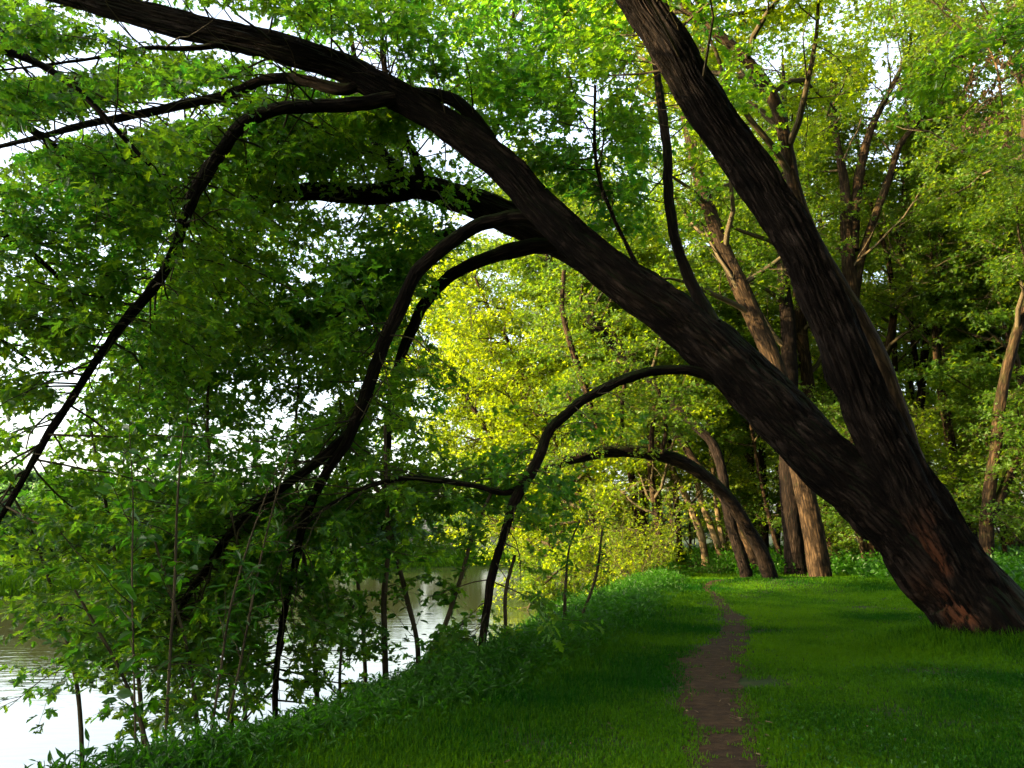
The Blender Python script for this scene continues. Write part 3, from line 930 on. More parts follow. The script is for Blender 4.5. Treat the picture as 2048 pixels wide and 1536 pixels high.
WLX = 'slim dark trunk standing among the others in the right wood'
for i, (pts, Y) in enumerate([([(1772, 1112, 8), (1768, 1000, 8), (1775, 880, 7), (1790, 760, 6), (1785, 640, 5)], 41), ([(1838, 1105, 9), (1832, 980, 8), (1838, 850, 8), (1850, 700, 7), (1868, 540, 6)], 39),
                              ([(1862, 1100, 6), (1858, 960, 6), (1846, 820, 5), (1826, 680, 5), (1815, 560, 4)], 44), ([(2010, 1098, 8), (2006, 960, 8), (1996, 820, 7), (1975, 660, 6), (1960, 500, 5)], 42),
                              ([(1955, 1100, 6), (1962, 960, 6), (1958, 820, 5), (1940, 650, 5), (1935, 480, 4)], 46), ([(1690, 1112, 10), (1684, 1040, 9), (1672, 940, 9), (1664, 800, 8)], 40),
                              ([(1358, 1092, 7), (1352, 1000, 6), (1340, 900, 6), (1322, 780, 5)], 46), ([(1530, 1108, 9), (1528, 1000, 8), (1522, 880, 7), (1510, 740, 6)], 42), ([(1555, 1108, 6), (1560, 990, 6), (1552, 880, 5), (1546, 760, 5)], 45)]):
    queue('woodland_tree', WLX, [pts], Y, 22, 4.2, cs=.45, nlimb=7, ns=5, nt_=7, seed=80 + i, group='slim trunks in the right wood', bark=M_BARK if i % 3 else None, wf=1.0)
for a, k in WOODS:
    for pts in a[2]:
        wood_clear([p for p in pts], a[3])
for a, k in WOODS:
    wood_tree(*a, **k)

# the slender arch
o, st_ = wood_tree('arching_maple', 'slender mossy trunk arching left over the path from the lawn edge', [[(1545, 1172, 17), (1533, 1130, 16), (1520, 1098, 15), (1492, 1050, 14), (1450, 990, 14), (1400, 945, 14), (1345, 916, 15), (1290, 905, 14), (1220, 903, 14), (1150, 916, 12), (1090, 938, 10), (1060, 953, 9), (1000, 985, 6), (950, 1030, 4)]], 27, 6, 2, seed=14, crown=False, ext=False, Y1=24, wf=.92, bark=M_BARK, step=.05, seg=36)
ar = np.array(o.location)
rng = np.random.default_rng(77)
sk = []
for i, pts in enumerate([[(1212, 900, 8), (1190, 842, 7), (1166, 763, 7), (1142, 691, 6), (1125, 620, 5), (1128, 540, 4)], [(1228, 900, 5), (1238, 880, 4), (1245, 800, 4), (1262, 690, 3)],
                         [(1303, 903, 6), (1304, 865, 5), (1310, 830, 4), (1345, 790, 4)], [(1322, 908, 5), (1332, 860, 4), (1328, 820, 4), (1310, 760, 3)], [(1212, 898, 6), (1185, 860, 4), (1160, 830, 4), (1130, 780, 3)]]):
    P, r = px_line(pts, 25.2, 25.0)
    V, f, bk = stem(P, r, step=.08, seg=10, seed=i)
    part('branch', V, f, bk, M_BARK2, o)
    sk.append(poly(P, 14))
g = Geo()
near_foliage(g, rng, sk, 9, 1.4, 0.35, per_tw=7, nl=10, size=.15, tmpl=FORK, use_gate=False)
near_foliage(g, rng, [poly(st_[0][0][5:], 20)], 12, 1.3, 0.3, per_tw=7, nl=9, size=.15, tmpl=FORK, use_gate=False, lift=.3)
g.obj('crown', [M_TWIG, M_LEAFWOOD], o, loc=ar)

# ------------------------------------------------------------------ generic whole trees standing at x, y
def free_tree(name, label, x, y, H, r0, spread, cs=0.2, nlimb=14, ns=7, nt_=8, nl=10, size=0.22, lean=(0, 0), lm=None, bark=None, seed=0, group=None, droop=0.03, bias=0.0, gatef=wood_gate, stems=1, tmpl=FORK, twl=.9, cat='tree', limb_up=.45):
    rng = np.random.default_rng(3000 + seed)
    z = float(ground_z(x, y))
    g = Geo()
    sts = []
    for s in range(stems):
        n = 8
        P, r = [], []
        a = rng.random() * 6.28
        off = np.array([math.cos(a), math.sin(a)]) * (0.0 if stems == 1 else 0.35)
        tilt = np.array([math.cos(a), math.sin(a)]) * (0.0 if stems == 1 else 0.14)
        wob = rng.standard_normal((n, 2)) * 0.02 * H
        for i in range(n):
            t = i / (n - 1)
            P.append([x + off[0] + (lean[0] + tilt[0]) * H * t ** 1.3 + wob[i][0] * t, y + off[1] + (lean[1] + tilt[1]) * H * t ** 1.3 + wob[i][1] * t, z - 0.4 + (H + .4) * t])
            r.append(r0 * (1 - t) ** 0.8 * (1 if stems == 1 else .7) + 0.025)
        P, r = np.array(P), np.array(r)
        sts.append((P, r))
        V, f, bk = stem(P, r, step=.25, rough=.015, seg=14, seed=seed + s, ridge=12)
        g.add(V, f, 0, smooth=True, bark=bk)
    o = thing(name, label, cat, (x, y, z), group)
    g.obj('trunk', bark or M_BARK2, o, loc=(x, y, z))
    g = Geo()
    tree_crown(g, rng, sts, spread, cs, nlimb, ns, nt_, nl, size, droop=droop, bias=bias, open_gate=gatef, tmpl=tmpl, twl=twl, limb_up=limb_up)
    g.obj('crown', [M_TWIG, lm or M_LEAFWOOD], o, loc=(x, y, z))
    return o

def dup(root, x, y, rotz, s, label=None, group=None):
    r = root.copy()
    col.objects.link(r)
    r.location = (x, y, float(ground_z(x, y)))
    r.rotation_euler = (0, 0, rotz)
    r.scale = (s, s, s)
    if label:
        r['label'] = label
    if group:
        r['group'] = group
    for ch in list(root.children):
        c = ch.copy()
        col.objects.link(c)
        c.parent = r
    return r

# glowing trees over the bank, seen through the arch
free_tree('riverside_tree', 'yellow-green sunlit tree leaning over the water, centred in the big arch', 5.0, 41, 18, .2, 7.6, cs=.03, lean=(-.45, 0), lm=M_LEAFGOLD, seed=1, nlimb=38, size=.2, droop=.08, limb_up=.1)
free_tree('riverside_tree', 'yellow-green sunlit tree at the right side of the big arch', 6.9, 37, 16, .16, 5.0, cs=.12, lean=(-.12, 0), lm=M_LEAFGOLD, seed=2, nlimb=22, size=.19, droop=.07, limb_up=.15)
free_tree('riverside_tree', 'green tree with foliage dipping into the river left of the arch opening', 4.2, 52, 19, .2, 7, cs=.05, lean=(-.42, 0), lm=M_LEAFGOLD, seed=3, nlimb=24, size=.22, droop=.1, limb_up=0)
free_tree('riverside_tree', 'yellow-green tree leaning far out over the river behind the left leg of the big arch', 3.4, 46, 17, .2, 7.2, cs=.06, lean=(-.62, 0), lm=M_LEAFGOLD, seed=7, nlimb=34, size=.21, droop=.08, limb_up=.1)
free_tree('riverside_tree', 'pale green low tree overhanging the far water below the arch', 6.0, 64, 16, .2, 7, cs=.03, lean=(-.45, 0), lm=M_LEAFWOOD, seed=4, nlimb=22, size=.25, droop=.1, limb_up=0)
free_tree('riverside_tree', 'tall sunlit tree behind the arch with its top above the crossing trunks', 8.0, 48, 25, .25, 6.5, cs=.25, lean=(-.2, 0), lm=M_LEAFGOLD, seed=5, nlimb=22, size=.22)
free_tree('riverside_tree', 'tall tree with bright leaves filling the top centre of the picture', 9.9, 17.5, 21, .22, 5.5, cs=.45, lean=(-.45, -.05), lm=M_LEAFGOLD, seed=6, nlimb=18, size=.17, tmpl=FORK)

free_tree('maple_tree', 'tall maple just inside the right edge whose high crown closes the top right corner', 18.5, 25.5, 25, .3, 5.5, cs=.5, lm=M_LEAFWOOD, seed=62, nlimb=16, size=.16)
rngl = np.random.default_rng(66)
lmx = free_tree('maple_tree', 'maple rooted beyond the left edge whose hanging sprays fill the upper left', -6.6, 4.2, 15, .28, 1.0, cs=.5, nlimb=2, ns=2, nt_=2, nl=2, seed=61, size=.12, lm=M_LEAF, tmpl=MAPLE, bark=M_BARK, lean=(-.1, .35))
g = Geo()
bows = []
for pts, y0, y1 in [([(-420, 60, 16), (-250, 130, 12), (-60, 190, 9), (120, 300, 6), (240, 420, 3)], 8.2, 10.2), ([(-420, 260, 16), (-260, 330, 12), (-80, 420, 8), (80, 520, 5), (190, 640, 3)], 8.2, 10.8),
                    ([(-380, 420, 14), (-220, 560, 9), (-60, 640, 6), (60, 720, 3)], 8.6, 11.5), ([(-300, -60, 14), (-100, 60, 10), (100, 140, 7), (300, 330, 4)], 8.4, 9.6)]:
    P, r = px_line(pts, y0, y1)
    V, f, bk = stem(P, r, step=.06, seg=10, seed=len(bows))
    g.add(V, f, 0, smooth=True, bark=bk)
    bows.append(poly(P, 16))
g.obj('boughs', M_BARK, lmx, loc=np.array(lmx.location)).name = 'branch'
g = Geo()
near_foliage(g, rngl, bows, 11, 1.7, .25, droop=.1, size=.115)
g.obj('foliage', [M_TWIG, M_LEAF], lmx, loc=np.array(lmx.location))

# understory of the right wood
UL = 'young leafy tree among the trunks of the right wood'
rngu = np.random.default_rng(67)
up = [free_tree('young_tree', UL, 13.5, 36, 7.5, .07, 2.4, cs=.12, nlimb=11, ns=6, nt_=6, nl=8, seed=70, size=.17, lm=M_LEAFWOOD, gatef=None, group='young trees under the wood', droop=.05),
      free_tree('young_tree', UL, 17, 33, 6, .06, 2.2, cs=.1, nlimb=11, ns=6, nt_=6, nl=8, seed=71, size=.16, lm=M_LEAFGOLD, gatef=None, group='young trees under the wood', droop=.05)]

# shrubs
def shrub(name, label, x, y, H, spread, ns, lm, size, seed, tmpl=FORK, per=9, nl=9, group=None, cat='shrub', up=0.9):
    rng = np.random.default_rng(5000 + seed)
    z = float(ground_z(x, y))
    a = rng.random(ns) * 6.283
    d = np.stack([np.cos(a) * spread / H, np.sin(a) * spread / H, np.full(ns, up)], 1)
    P0 = np.stack([x + .15 * spread * np.cos(a), y + .15 * spread * np.sin(a), np.full(ns, z - .1)], 1)
    S = grow(rng, P0, d, H * (.6 + .5 * rng.random(ns)), 7, .04, .1)
    o = thing(name, label, cat, (x, y, z), group)
    g = Geo()
    tubes(g, S, .018, .006, 5)
    g.obj('stem', M_TWIG, o, loc=(x, y, z))
    g = Geo()
    p1, d1, t1 = spawn(rng, S, per, .1, 1, rad(60), .8, .1)
    tw = grow(rng, p1, d1, H * .28 * (.5 + .8 * rng.random(len(p1))), 4, .08, .15)
    tubes(g, tw, .006, .003, 3)
    leaf_twigs(g, rng, tw, nl, size, tmpl, 1, .06)
    g.obj('foliage', [M_TWIG, lm], o, loc=(x, y, z))
    return o

q = at(1275, 1090, 33)
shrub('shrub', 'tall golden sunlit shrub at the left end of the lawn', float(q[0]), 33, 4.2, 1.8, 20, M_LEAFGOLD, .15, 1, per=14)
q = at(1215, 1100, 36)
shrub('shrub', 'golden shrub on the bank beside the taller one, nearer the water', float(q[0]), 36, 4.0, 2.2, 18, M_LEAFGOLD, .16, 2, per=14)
q = at(1125, 1150, 39)
shrub('shrub', 'green bush hanging over the waterline under the arch', float(q[0]), 39, 3.6, 2.6, 20, M_LEAFWOOD, .16, 3, per=14)
q = at(1380, 1120, 36)
shrub('shrub', 'low dark bush closing the end of the lawn', float(q[0]), 36.5, 1.5, 2.6, 40, M_WEED, .13, 4, per=14, up=.6)
q = at(1490, 1120, 39)
shrub('shrub', 'low dark bush behind the leaning trunks at the lawn end', float(q[0]), 39, 1.6, 2.4, 36, M_WEED, .13, 5, per=12, up=.6)

# deep wood: copies of three trees
rng = np.random.default_rng(9)
WL = 'tall woodland tree standing in the dense wood behind the lawn'
GW = 'woodland trees filling the background'
pr = [free_tree('woodland_tree', WL, 14, 46, 23, .22, 5.5, cs=.22, seed=20, nlimb=22, ns=7, nt_=8, nl=9, size=.24, gatef=None, group=GW),
      free_tree('woodland_tree', WL, 20, 50, 26, .24, 6, cs=.2, seed=21, lm=M_LEAFGOLD, nlimb=24, ns=7, nt_=8, nl=9, size=.26, gatef=None, group=GW),
      free_tree('woodland_tree', WL, 27, 52, 21, .2, 5.5, cs=.2, seed=22, nlimb=22, ns=7, nt_=8, nl=9, size=.25, gatef=None, group=GW)]
spots = [(10, 55), (16, 58), (23, 60), (31, 58), (38, 62), (13, 68), (20, 72), (28, 70), (36, 74), (45, 70), (17, 84), (27, 86), (38, 88), (50, 84), (25, 100), (40, 104), (56, 98),
         (33, 44), (26, 40), (40, 50), (22, 36), (30, 34)]
for i, (x, y) in enumerate(spots):
    dup(pr[i % 3], x + rng.normal() * 1.0, y + rng.normal() * 1.0, rng.random() * 6.28, .85 + .35 * rng.random())

for i, (x, y) in enumerate([(-5.5, -4.5), (-9, -11), (-2.5, -3.5), (7, -5), (13, 1), (-1.5, -9), (5, -14), (14, -9), (19, 6), (-6, -17), (21, -3), (10, -21), (24, 14)]):
    dup(pr[i % 3], x, y, i * 1.1, 1.0 + .05 * (i % 3), 'woodland tree standing behind the viewer and shading the lawn', 'trees behind the viewer')

for i, (x, y) in enumerate([(10.5, 40), (12, 45), (16, 41), (19, 38), (21, 33), (23, 40), (15, 50), (20, 46), (25, 34), (27, 45), (18.5, 29), (24, 50), (11, 52), (30, 42), (14.5, 32.5)]):
    dup(up[i % 2], x + rng.normal() * .5, y + rng.normal() * .5, rng.random() * 6.28, .8 + .5 * rng.random())

# far bank: small blue-green trees across the river, closing the bend
FL = 'rounded blue-green tree on the far bank of the river'
GF = 'trees along the far bank'
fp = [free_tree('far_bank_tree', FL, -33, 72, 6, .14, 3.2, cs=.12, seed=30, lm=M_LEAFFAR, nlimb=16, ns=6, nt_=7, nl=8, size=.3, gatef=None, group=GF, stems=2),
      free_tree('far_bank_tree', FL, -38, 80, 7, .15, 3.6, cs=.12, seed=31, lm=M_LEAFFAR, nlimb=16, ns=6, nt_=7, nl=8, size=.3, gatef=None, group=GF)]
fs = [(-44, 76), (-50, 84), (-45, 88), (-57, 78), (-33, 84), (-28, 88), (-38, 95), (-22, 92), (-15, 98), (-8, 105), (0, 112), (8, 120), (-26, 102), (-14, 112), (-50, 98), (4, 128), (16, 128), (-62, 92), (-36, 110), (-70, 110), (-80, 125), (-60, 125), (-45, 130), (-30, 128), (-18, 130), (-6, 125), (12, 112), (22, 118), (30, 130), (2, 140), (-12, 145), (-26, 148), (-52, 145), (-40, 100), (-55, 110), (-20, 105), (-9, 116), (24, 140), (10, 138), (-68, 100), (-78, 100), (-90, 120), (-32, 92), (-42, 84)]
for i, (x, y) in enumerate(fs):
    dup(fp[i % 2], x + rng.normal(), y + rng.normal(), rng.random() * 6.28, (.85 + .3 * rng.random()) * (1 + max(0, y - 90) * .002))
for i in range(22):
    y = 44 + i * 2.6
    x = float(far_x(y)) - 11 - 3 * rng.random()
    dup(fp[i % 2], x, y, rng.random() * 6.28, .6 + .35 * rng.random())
# taller trees along the left bank that shade the foreground
sh = free_tree('far_bank_tree', 'tall broad tree on the far bank left of the view', -47, 2, 22, .4, 6.5, cs=.06, seed=40, nlimb=22, ns=7, nt_=8, nl=9, size=.36, gatef=None, group='tall trees on the left far bank')
for i, (x, y) in enumerate([(-46, -5), (-49, -12), (-52, -19), (-50, -25), (-54, -1), (-57, -9), (-56, -32), (-58, -24), (-59, -5)]):
    dup(sh, x, y, i * 1.3, 1.08 + .05 * (i % 4))

# ------------------------------------------------------------------ saplings on the bank
def sapling(label, px, pts, Y, lean_seed, tmpl, size, per, nl, tl, lm=M_WEED, cat='sapling', name='sapling', t0=.2, extra=0):
    rng = np.random.default_rng(7000 + lean_seed)
    P, r = px_line(pts, Y, Y)
    P[0][2] = min(P[0][2], ground_z(P[0][0], P[0][1])) - .05
    root = (float(P[0][0]), float(P[0][1]), float(ground_z(P[0][0], P[0][1])))
    o = thing(name, label, cat, root)
    V, f, bk = stem(P, r, step=.06, seg=8, seed=lean_seed)
    part('stem', V, f, bk, M_TWIG, o)
    g = Geo()
    ln = poly(P, 20)
    p1, d1, t1 = spawn(rng, ln, per, t0, 1, rad(62), .7, .1)
    tw = grow(rng, p1, d1, tl * (.5 + .8 * rng.random(len(p1))), 5, .07, .14)
    if tmpl is MAPLE:
        tw = tw[gate(tw[:, 3], rng)]
    tubes(g, tw, .006, .003, 3)
    if extra:
        p2, d2, t2 = spawn(rng, tw, extra, .3, 1, rad(50), .6)
        t2w = grow(rng, p2, d2, tl * .5 * (.5 + .8 * rng.random(len(p2))), 3, .08, .14)
        tubes(g, t2w, .004, .002, 3)
        leaf_twigs(g, rng, t2w, nl, size, tmpl, 1, .03, gate=prune)
    leaf_twigs(g, rng, tw, nl, size, tmpl, 1, .03, gate=prune)
    g.obj('foliage', [M_TWIG, lm], o, loc=root)
    return o

sapling('tall straight pole sapling near the left edge, broad leaved', 0, [(285, 1560, 2.5), (268, 1350, 2), (264, 1150, 1.8), (266, 1000, 1.4), (258, 850, .6)], 7.5, 1, OVAL, .15, 16, 5, .55, t0=.25)
sapling('dark straight sapling second from the left with leaves to its tip', 0, [(330, 1560, 3.5), (338, 1350, 3), (350, 1150, 2.6), (355, 1000, 2.2), (368, 850, .8)], 8, 2, OVAL, .14, 18, 5, .6, t0=.2)
sapling('leaning pole sapling crossing behind the straight ones at lower left', 0, [(405, 1545, 3), (440, 1350, 2.6), (460, 1220, 2.2), (500, 1080, 1.8), (555, 930, .7)], 8.5, 3, LANCE, .16, 18, 7, .6, t0=.2)
sapling('second leaning pole sapling with narrow leaves, just right of the other', 0, [(420, 1530, 3), (480, 1330, 2.6), (505, 1200, 2.2), (530, 1080, 1.8), (585, 880, .7)], 9, 4, LANCE, .17, 20, 7, .65, t0=.2)
sapling('bushy maple sapling on the bank at the bottom left corner', 0, [(330, 1560, 4), (280, 1440, 4), (240, 1340, 3), (190, 1250, 3), (150, 1180, 2)], 9.5, 5, MAPLE, .13, 15, 9, .8, lm=M_LEAF, t0=.2, extra=3)
sapling('maple sapling with crowded leaves over the lower left water', 0, [(400, 1520, 4), (390, 1400, 4), (370, 1280, 3), (330, 1150, 3), (300, 1050, 2)], 10, 6, MAPLE, .13, 16, 9, .9, lm=M_LEAF, t0=.25, extra=3)
sapling('leafy sapling between the drooping branches at lower left centre', 0, [(480, 1490, 4), (490, 1380, 4), (470, 1250, 3), (480, 1120, 3), (460, 1020, 2)], 11, 7, MAPLE, .13, 14, 9, .9, lm=M_LEAF, t0=.3, extra=3)
sapling('upright forked sapling standing in front of the bright water', 0, [(773, 1405, 7), (770, 1300, 6), (768, 1200, 6), (776, 1100, 5), (772, 960, 4), (770, 850, 3)], 12, 8, MAPLE, .12, 18, 8, .7, lm=M_LEAF, t0=.2, extra=2)
sapling('slanting sapling crossing the bright water from lower left to upper right', 0, [(828, 1385, 6), (860, 1320, 5), (890, 1250, 5), (920, 1160, 4), (950, 1060, 4), (985, 980, 3)], 12, 9, OVAL, .13, 16, 7, .6, t0=.3)
sapling('thin sapling bending left beside the slanting one', 0, [(832, 1390, 6), (835, 1290, 5), (812, 1190, 5), (790, 1100, 4), (770, 1020, 3), (740, 950, 3)], 12.2, 10, OVAL, .13, 16, 7, .6, t0=.25)
sapling('twiggy sapling standing alone on the grassy bank right of the water', 0, [(1128, 1315, 4), (1129, 1240, 4), (1132, 1160, 3), (1140, 1090, 2), (1160, 1040, 2)], 14.5, 11, LANCE, .15, 14, 7, .55, t0=.3)
sapling('thin sapling leaning right, rising beside the twiggy one on the bank', 0, [(1140, 1300, 4), (1165, 1230, 3), (1190, 1160, 3), (1205, 1060, 2)], 14.8, 12, LANCE, .14, 12, 6, .5, t0=.3)
sapling('leafy maple sapling at the foot of the drooping branch by the bank', 0, [(1000, 1335, 5), (1010, 1270, 4), (1012, 1180, 4), (1030, 1110, 3)], 12.5, 13, MAPLE, .12, 12, 8, .6, lm=M_LEAF, t0=.2, extra=2)
sapling('low maple sapling with spreading leaves by the water at centre left', 0, [(800, 1400, 6), (840, 1330, 5), (880, 1290, 4), (930, 1240, 3)], 12.4, 14, MAPLE, .12, 8, 7, .7, lm=M_LEAF, t0=.2, extra=2)
sapling('low leafy maple sapling on the bank edge under the fallen shade', 0, [(690, 1430, 4), (680, 1340, 3), (690, 1260, 3), (720, 1180, 2)], 12, 15, MAPLE, .12, 9, 8, .8, lm=M_LEAF, t0=.3, extra=2)

sapling('tall leafy maple sapling rising through the drooping branches left of the arch', 0, [(640, 1440, 5), (625, 1250, 5), (600, 1050, 4), (590, 880, 3), (600, 740, 2)], 13.5, 16, MAPLE, .125, 22, 10, 1.0, lm=M_LEAF, t0=.5, extra=5)
sapling('tall thin maple sapling with spreading sprays in the middle of the left leaves', 0, [(470, 1470, 5), (455, 1250, 4), (430, 1050, 4), (415, 850, 3), (420, 690, 2)], 13, 17, MAPLE, .125, 24, 10, 1.2, lm=M_LEAF, t0=.45, extra=5)
sapling('tall maple sapling near the left edge leaning out over the bright water', 0, [(300, 1500, 5), (270, 1300, 4), (230, 1100, 4), (200, 950, 3), (170, 800, 2)], 12.5, 18, MAPLE, .125, 26, 10, 1.2, lm=M_LEAF, t0=.42, extra=5)
sapling('maple sapling with drooping sprays at the far left over the water', 0, [(180, 1520, 5), (150, 1350, 4), (110, 1200, 3), (70, 1080, 3), (20, 980, 2)], 11.5, 19, MAPLE, .125, 24, 10, 1.0, lm=M_LEAF, t0=.3, extra=4)
sapling('slim maple sapling just left of the inner arch, its crown level with the low branch', 0, [(735, 1420, 4), (725, 1250, 4), (705, 1080, 3), (690, 920, 2), (680, 800, 1.5)], 14, 20, MAPLE, .12, 16, 9, .9, lm=M_LEAF, t0=.5, extra=4)

# ------------------------------------------------------------------ overhanging bough with dry seed clusters, upper right
rng = np.random.default_rng(41)
bt = free_tree('maple_tree', 'maple reaching in from beyond the right edge with dry seed bunches on its bough', 11.5, 9.5, 13, .3, 3.5, cs=.5, nlimb=8, seed=60, size=.14, lm=M_LEAF, tmpl=MAPLE, bark=M_BARK, nt_=6, ns=5)
btl = np.array(bt.location)
P, r = px_line([(2700, 240, 22), (2450, 150, 14), (2250, 95, 9), (2130, 75, 6), (2050, 68, 5), (1990, 92, 4), (1930, 110, 3), (1880, 140, 2)], 9.5, 9.3)
V, f, bk = stem(P, r, step=.05, seg=12, seed=2)
part('branch', V, f, bk, M_BARK, bt)
g = Geo()
near_foliage(g, rng, [poly(P[2:], 14)], 12, .9, .2, per_tw=7, nl=10, size=.11, droop=.12, tw_len=.5)
g.obj('foliage', [M_TWIG, M_LEAF], bt, loc=btl)
g = Geo()
for pts in ([(1978, 96, 2), (1992, 130, 2), (2000, 170, 2), (2005, 215, 1.4)], [(1965, 110, 2), (1945, 140, 1.6), (1935, 175, 1.2)], [(1970, 190, 1.6), (1950, 205, 1.4), (1925, 235, 1.2)], [(2000, 160, 1.5), (2030, 150, 1.2), (2048, 140, 1)]):
    P, r = px_line(pts, 9.3, 9.3)
    V, f, bk = stem(P, r, step=.05, seg=6)
    g.add(V, f, 0, smooth=True, bark=bk)
cl = [(1998, 110), (1975, 118), (2005, 125), (1948, 150), (1942, 165), (1935, 172), (1990, 165), (1975, 180), (1938, 188), (1985, 195), (1968, 200), (1995, 225), (2000, 238), (1978, 240), (1932, 255), (1950, 260), (1965, 258), (2018, 262), (2015, 285)]
C0 = np.array([at(x, y, 9.3 + .12 * rng.standard_normal()) for x, y in cl])
so = g.obj('seed_stalk', M_SEED, bt, loc=btl)
for c in C0:
    g = Geo()
    q = c + rng.standard_normal((18, 3)) * .033
    leaves(g, q, np.array([0, 0, -1.0]) + .5 * rng.standard_normal(q.shape), rng.standard_normal(q.shape), .05 * (.7 + .6 * rng.random(18)), OVAL, 0, rng.random(18))
    so = g.obj('seed_cluster', M_SEED, bt, loc=btl)
    so['label'] = 'tan dry winged seeds in a hanging bunch'

# ------------------------------------------------------------------ ground cover
def blades(name, P, h, w, mat, rng, lean=.45, rnd=None):
    n = len(P)
    a = rng.random(n) * 6.283
    d = np.stack([np.cos(a), np.sin(a), 0 * a], 1)
    b = np.stack([-np.sin(a), np.cos(a), 0 * a], 1)
    le = lean * rng.random(n)[:, None]
    p1 = P + d * (h[:, None] * le * .35) + np.array([0, 0, 1]) * (h[:, None] * .6)
    p2 = P + d * (h[:, None] * le) + np.array([0, 0, 1]) * (h[:, None] * (1 - .35 * le))
    ww = w[:, None]
    V = np.stack([P - b * ww, P + b * ww, p1 + b * ww * .7, p2, p1 - b * ww * .7], 1)
    base = (np.arange(n) * 5)[:, None]
    g = Geo()
    rv = rnd if rnd is not None else rng.random(n)
    g.add(V, [base + np.array([[0, 1, 2, 4]]), base + np.array([[4, 2, 3]])], 0, rnd=rv)
    o = g.obj(name, mat)
    o['kind'] = 'stuff'
    return o

rng = np.random.default_rng(123)
def scatter(n, ymin, ymax, xl, xr, power):
    """more points near the camera"""
    t = rng.random(n)
    y = (ymin ** (1 - power) + t * (ymax ** (1 - power) - ymin ** (1 - power))) ** (1 / (1 - power)) if power != 1 else ymin * (ymax / ymin) ** t
    x = xl(y) + rng.random(n) * (xr(y) - xl(y))
    return x, y

x, y = scatter(420000, 4.6, 40, lambda y: np.maximum(lip_x(y) - 1.0, -.6 * y - .5), lambda y: .68 * y + .6, 1.35)
pd = path_d(x, y)
thin = fbm(x * 1.1, y * 1.1, 0, 3, 55)
keep = (pd > .75 + 2.4 * (fbm(x * 2.6, y * 2.6, 0, 4, 56) - .47)) & (rng.random(len(x)) < np.clip((pd - .35) * .6, .10, 1)) & (thin + .25 * rng.random(len(x)) > .38 + .16 * np.exp(-np.maximum(pd - 1, 0) / 2.2))
x, y = x[keep], y[keep]
tall = np.clip((x - lip_x(y) - 2.0) * -.6, 0, 1) * .06 + np.exp(-(((x - 7.3) / 1.8) ** 2 + ((y - 12) / 1.0) ** 2)) * .14 + np.clip((x - 6.5 - .12 * y) * .4, 0, 1) * .10
h = (.035 + tall + .0010 * y) * (.6 + .8 * rng.random(len(x)))
P = np.stack([x, y, ground_z(x, y) - .005], 1)
rn = np.clip(.2 + 2.0 * (fbm(x * .55, y * .55, 0, 3, 57) - .48) + .5 * rng.random(len(x)), 0, 1)
rn = np.clip(rn + np.clip((y - 28.3) * .6, 0, .8), 0, 1)          # sunlit strip at the far end, put into the blade colour
lawn = blades('lawn_grass', P, h, .0028 + .00042 * y, M_GRASS, rng, .9, rn)
lawn['label'] = 'short green lawn grass on both sides of the dirt path'
lawn['category'] = 'grass'

def weeds(name, x, y, h, size, mat, tmpl, nl, label, cat):
    n = len(x)
    P0 = np.stack([x, y, ground_z(x, y) - .02], 1)
    S = grow(rng, P0, np.stack([.25 * rng.standard_normal(n), .25 * rng.standard_normal(n), np.ones(n)], 1), h, 4, .0, .12)
    g = Geo()
    tubes(g, S, .004, .002, 3)
    p, d, t = spawn(rng, S, nl, .2, 1, rad(65), .8, .15)
    k = len(p)
    leaves(g, p, d + .3 * rng.standard_normal((k, 3)), np.array([0, 0, 1.0]) + .6 * rng.standard_normal((k, 3)), (size[np.arange(k) // nl] if hasattr(size, '__len__') else size) * (.6 + .7 * rng.random(k)), tmpl, 1, np.clip(.6 * rng.random(k) + .4 * vnoise(p[:, 0], p[:, 1], 0, 61), 0, 1))
    o = g.obj(name, [M_WEED, mat])
    o['kind'] = 'stuff'
    o['label'] = label
    o['category'] = cat
    return o

# weeds on the slope between lawn and river
x, y = scatter(15000, 5, 42, lambda y: np.maximum(wat_x(y) - .1, -.62 * y - 1), lambda y: lip_x(y) + .55, 1.1)
lx, wx = lip_x(y), wat_x(y)
h = (.16 + .34 * rng.random(len(x))) * (.45 + 1.1 * fbm(x * .7, y * .7, 0, 2, 88)) * np.clip((lx + .6 - x) * 1.0, .2, 1) * np.interp(y, [5, 12, 40], [.8, 1, 1.3])
weeds('bank_weeds', x, y, h, .07 + .0022 * y, M_WEED, LANCE, 9, 'dense leafy weeds covering the river bank', 'weeds')
x, y = scatter(60000, 5, 24, lambda y: np.maximum(wat_x(y) - .1, -.62 * y - 1), lambda y: lip_x(y) + .2, 1.2)
P = np.stack([x, y, ground_z(x, y) - .01], 1)
bg_ = blades('bank_grass', P, (.05 + .13 * rng.random(len(x))), .003 + .0003 * y, M_GRASS, rng, 1.0)
bg_['label'] = 'long arching grass on the shaded river bank'
bg_['category'] = 'grass'
# undergrowth in the wood
x = 8 + rng.random(26000) ** 1.2 * 34
y = 14 + rng.random(26000) * 46
keep = ((x > 9.5 + .0 * y) & (y > 15.5) & (x < .72 * y + 2) & ((y > 30.5) | (x > 10.8 + .12 * (y - 16)) )) & (path_d(x, y) > 2)
x, y = x[keep], y[keep]
h = (.35 + .5 * rng.random(len(x))) * np.clip(.45 + (x - 10.5) * .25 + np.maximum(y - 31, 0) * .2, .4, 1.25)
weeds('undergrowth', x, y, h, .15, M_WEED, OVAL, 8, 'leafy knee-high undergrowth on the floor of the right wood', 'undergrowth')
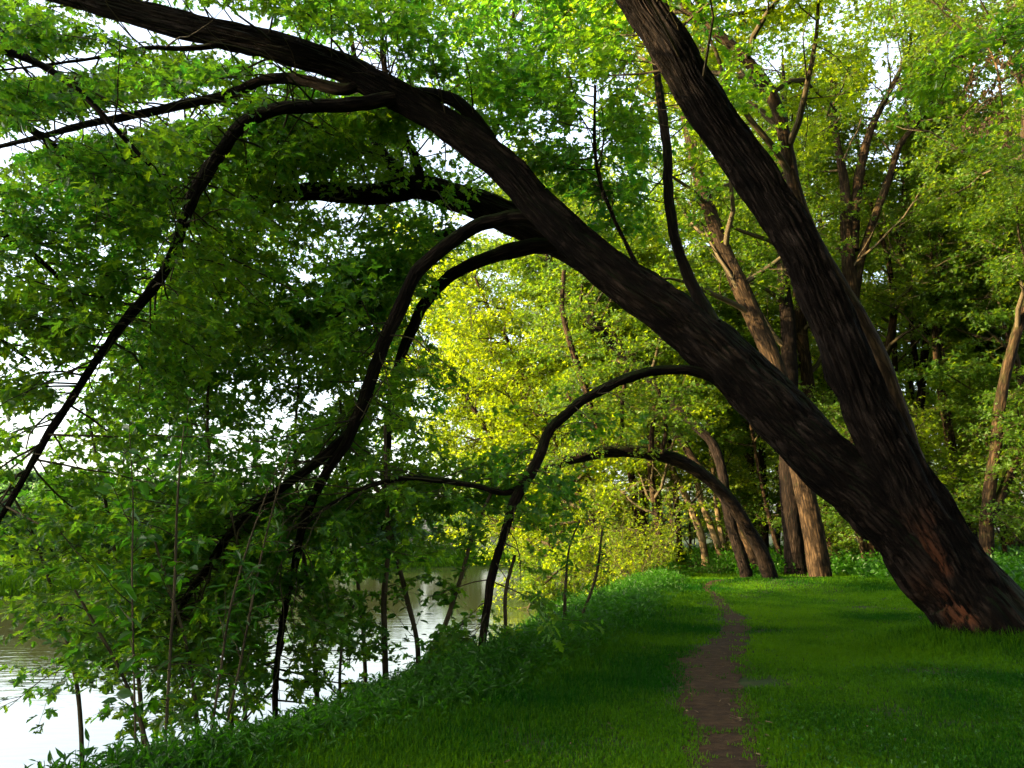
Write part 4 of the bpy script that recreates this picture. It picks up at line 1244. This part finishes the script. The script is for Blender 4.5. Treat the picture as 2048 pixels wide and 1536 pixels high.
# broad clover-like leaves lower right
x, y = scatter(1500, 5, 11, lambda y: .18 * y + .6, lambda y: .66 * y, 1)
keep = (fbm(x * .8, y * .8, 0, 2, 71) > .52) & (path_d(x, y) > 2)
x, y = x[keep], y[keep]
weeds('ground_ivy', x, y, (.03 + .03 * rng.random(len(x))), .036, M_WEED, OVAL, 5, 'dark broad-leaved ground ivy in the lower right lawn', 'ground cover')
# far bank grass
x = rng.random(110000) ** 1.3
y = 34 + rng.random(110000) * 76
x = far_x(y) + .6 - 24 * x
P = np.stack([x, y, ground_z(x, y) - .02], 1)
fg = blades('far_bank_grass', P, .35 + .45 * rng.random(len(x)), np.full(len(x), .03), M_GRASS, rng, .7, .6 + .4 * rng.random(len(x)))
fg['label'] = 'strip of bright grass on the far bank at left'
fg['category'] = 'grass'
# uncut grass tufts round the foot of the big maple and along the wood edge
n = 9000
a_ = rng.random(n) * 6.283
r_ = .55 + 1.1 * rng.random(n) ** 1.6
x, y = ML[0] - .1 + r_ * np.cos(a_) * 1.2, 12.35 + r_ * np.sin(a_)
P = np.stack([x, y, ground_z(x, y) - .02], 1)
tg_ = blades('tall_grass', P, (.10 + .22 * rng.random(n)) * np.clip(1.5 - r_ * .6, .3, 1), .005 + .003 * rng.random(n), M_GRASS, rng, .9)
tg_['label'] = 'uncut grass tufts round the foot of the huge leaning maple'
tg_['category'] = 'grass'
# litter on the path
x, y = scatter(600, 5, 24, lambda y: lip_x(y) + .4, lambda y: .5 * y + .5, 1)
k = (path_d(x, y) < 1.6) | (rng.random(600) < .1)
x, y = x[k], y[k]
n = len(x)
g = Geo()
P = np.stack([x, y, ground_z(x, y) + np.where(path_d(x, y) < 1.1, .022, .05)], 1)
leaves(g, P, np.stack([rng.standard_normal(n), rng.standard_normal(n), .1 * rng.standard_normal(n)], 1), np.array([0, 0, 1.0]) + .25 * rng.standard_normal((n, 3)), .03 + .05 * rng.random(n), LANCE, 0, rng.random(n))
S = grow(rng, P[:26] + np.array([0, 0, .004]), np.stack([rng.standard_normal(26), rng.standard_normal(26), 0 * P[:26, 0]], 1), .06 + .16 * rng.random(26), 4, 0, .25)
S[..., 2] = ground_z(S[..., 0], S[..., 1]) + .02
tubes(g, S, .003, .0015, 4)
lt = g.obj('leaf_litter', [M_LITTER])
lt['kind'] = 'stuff'
lt['label'] = 'dry fallen leaves and twigs scattered on the dirt path and lawn'
lt['category'] = 'leaf litter'
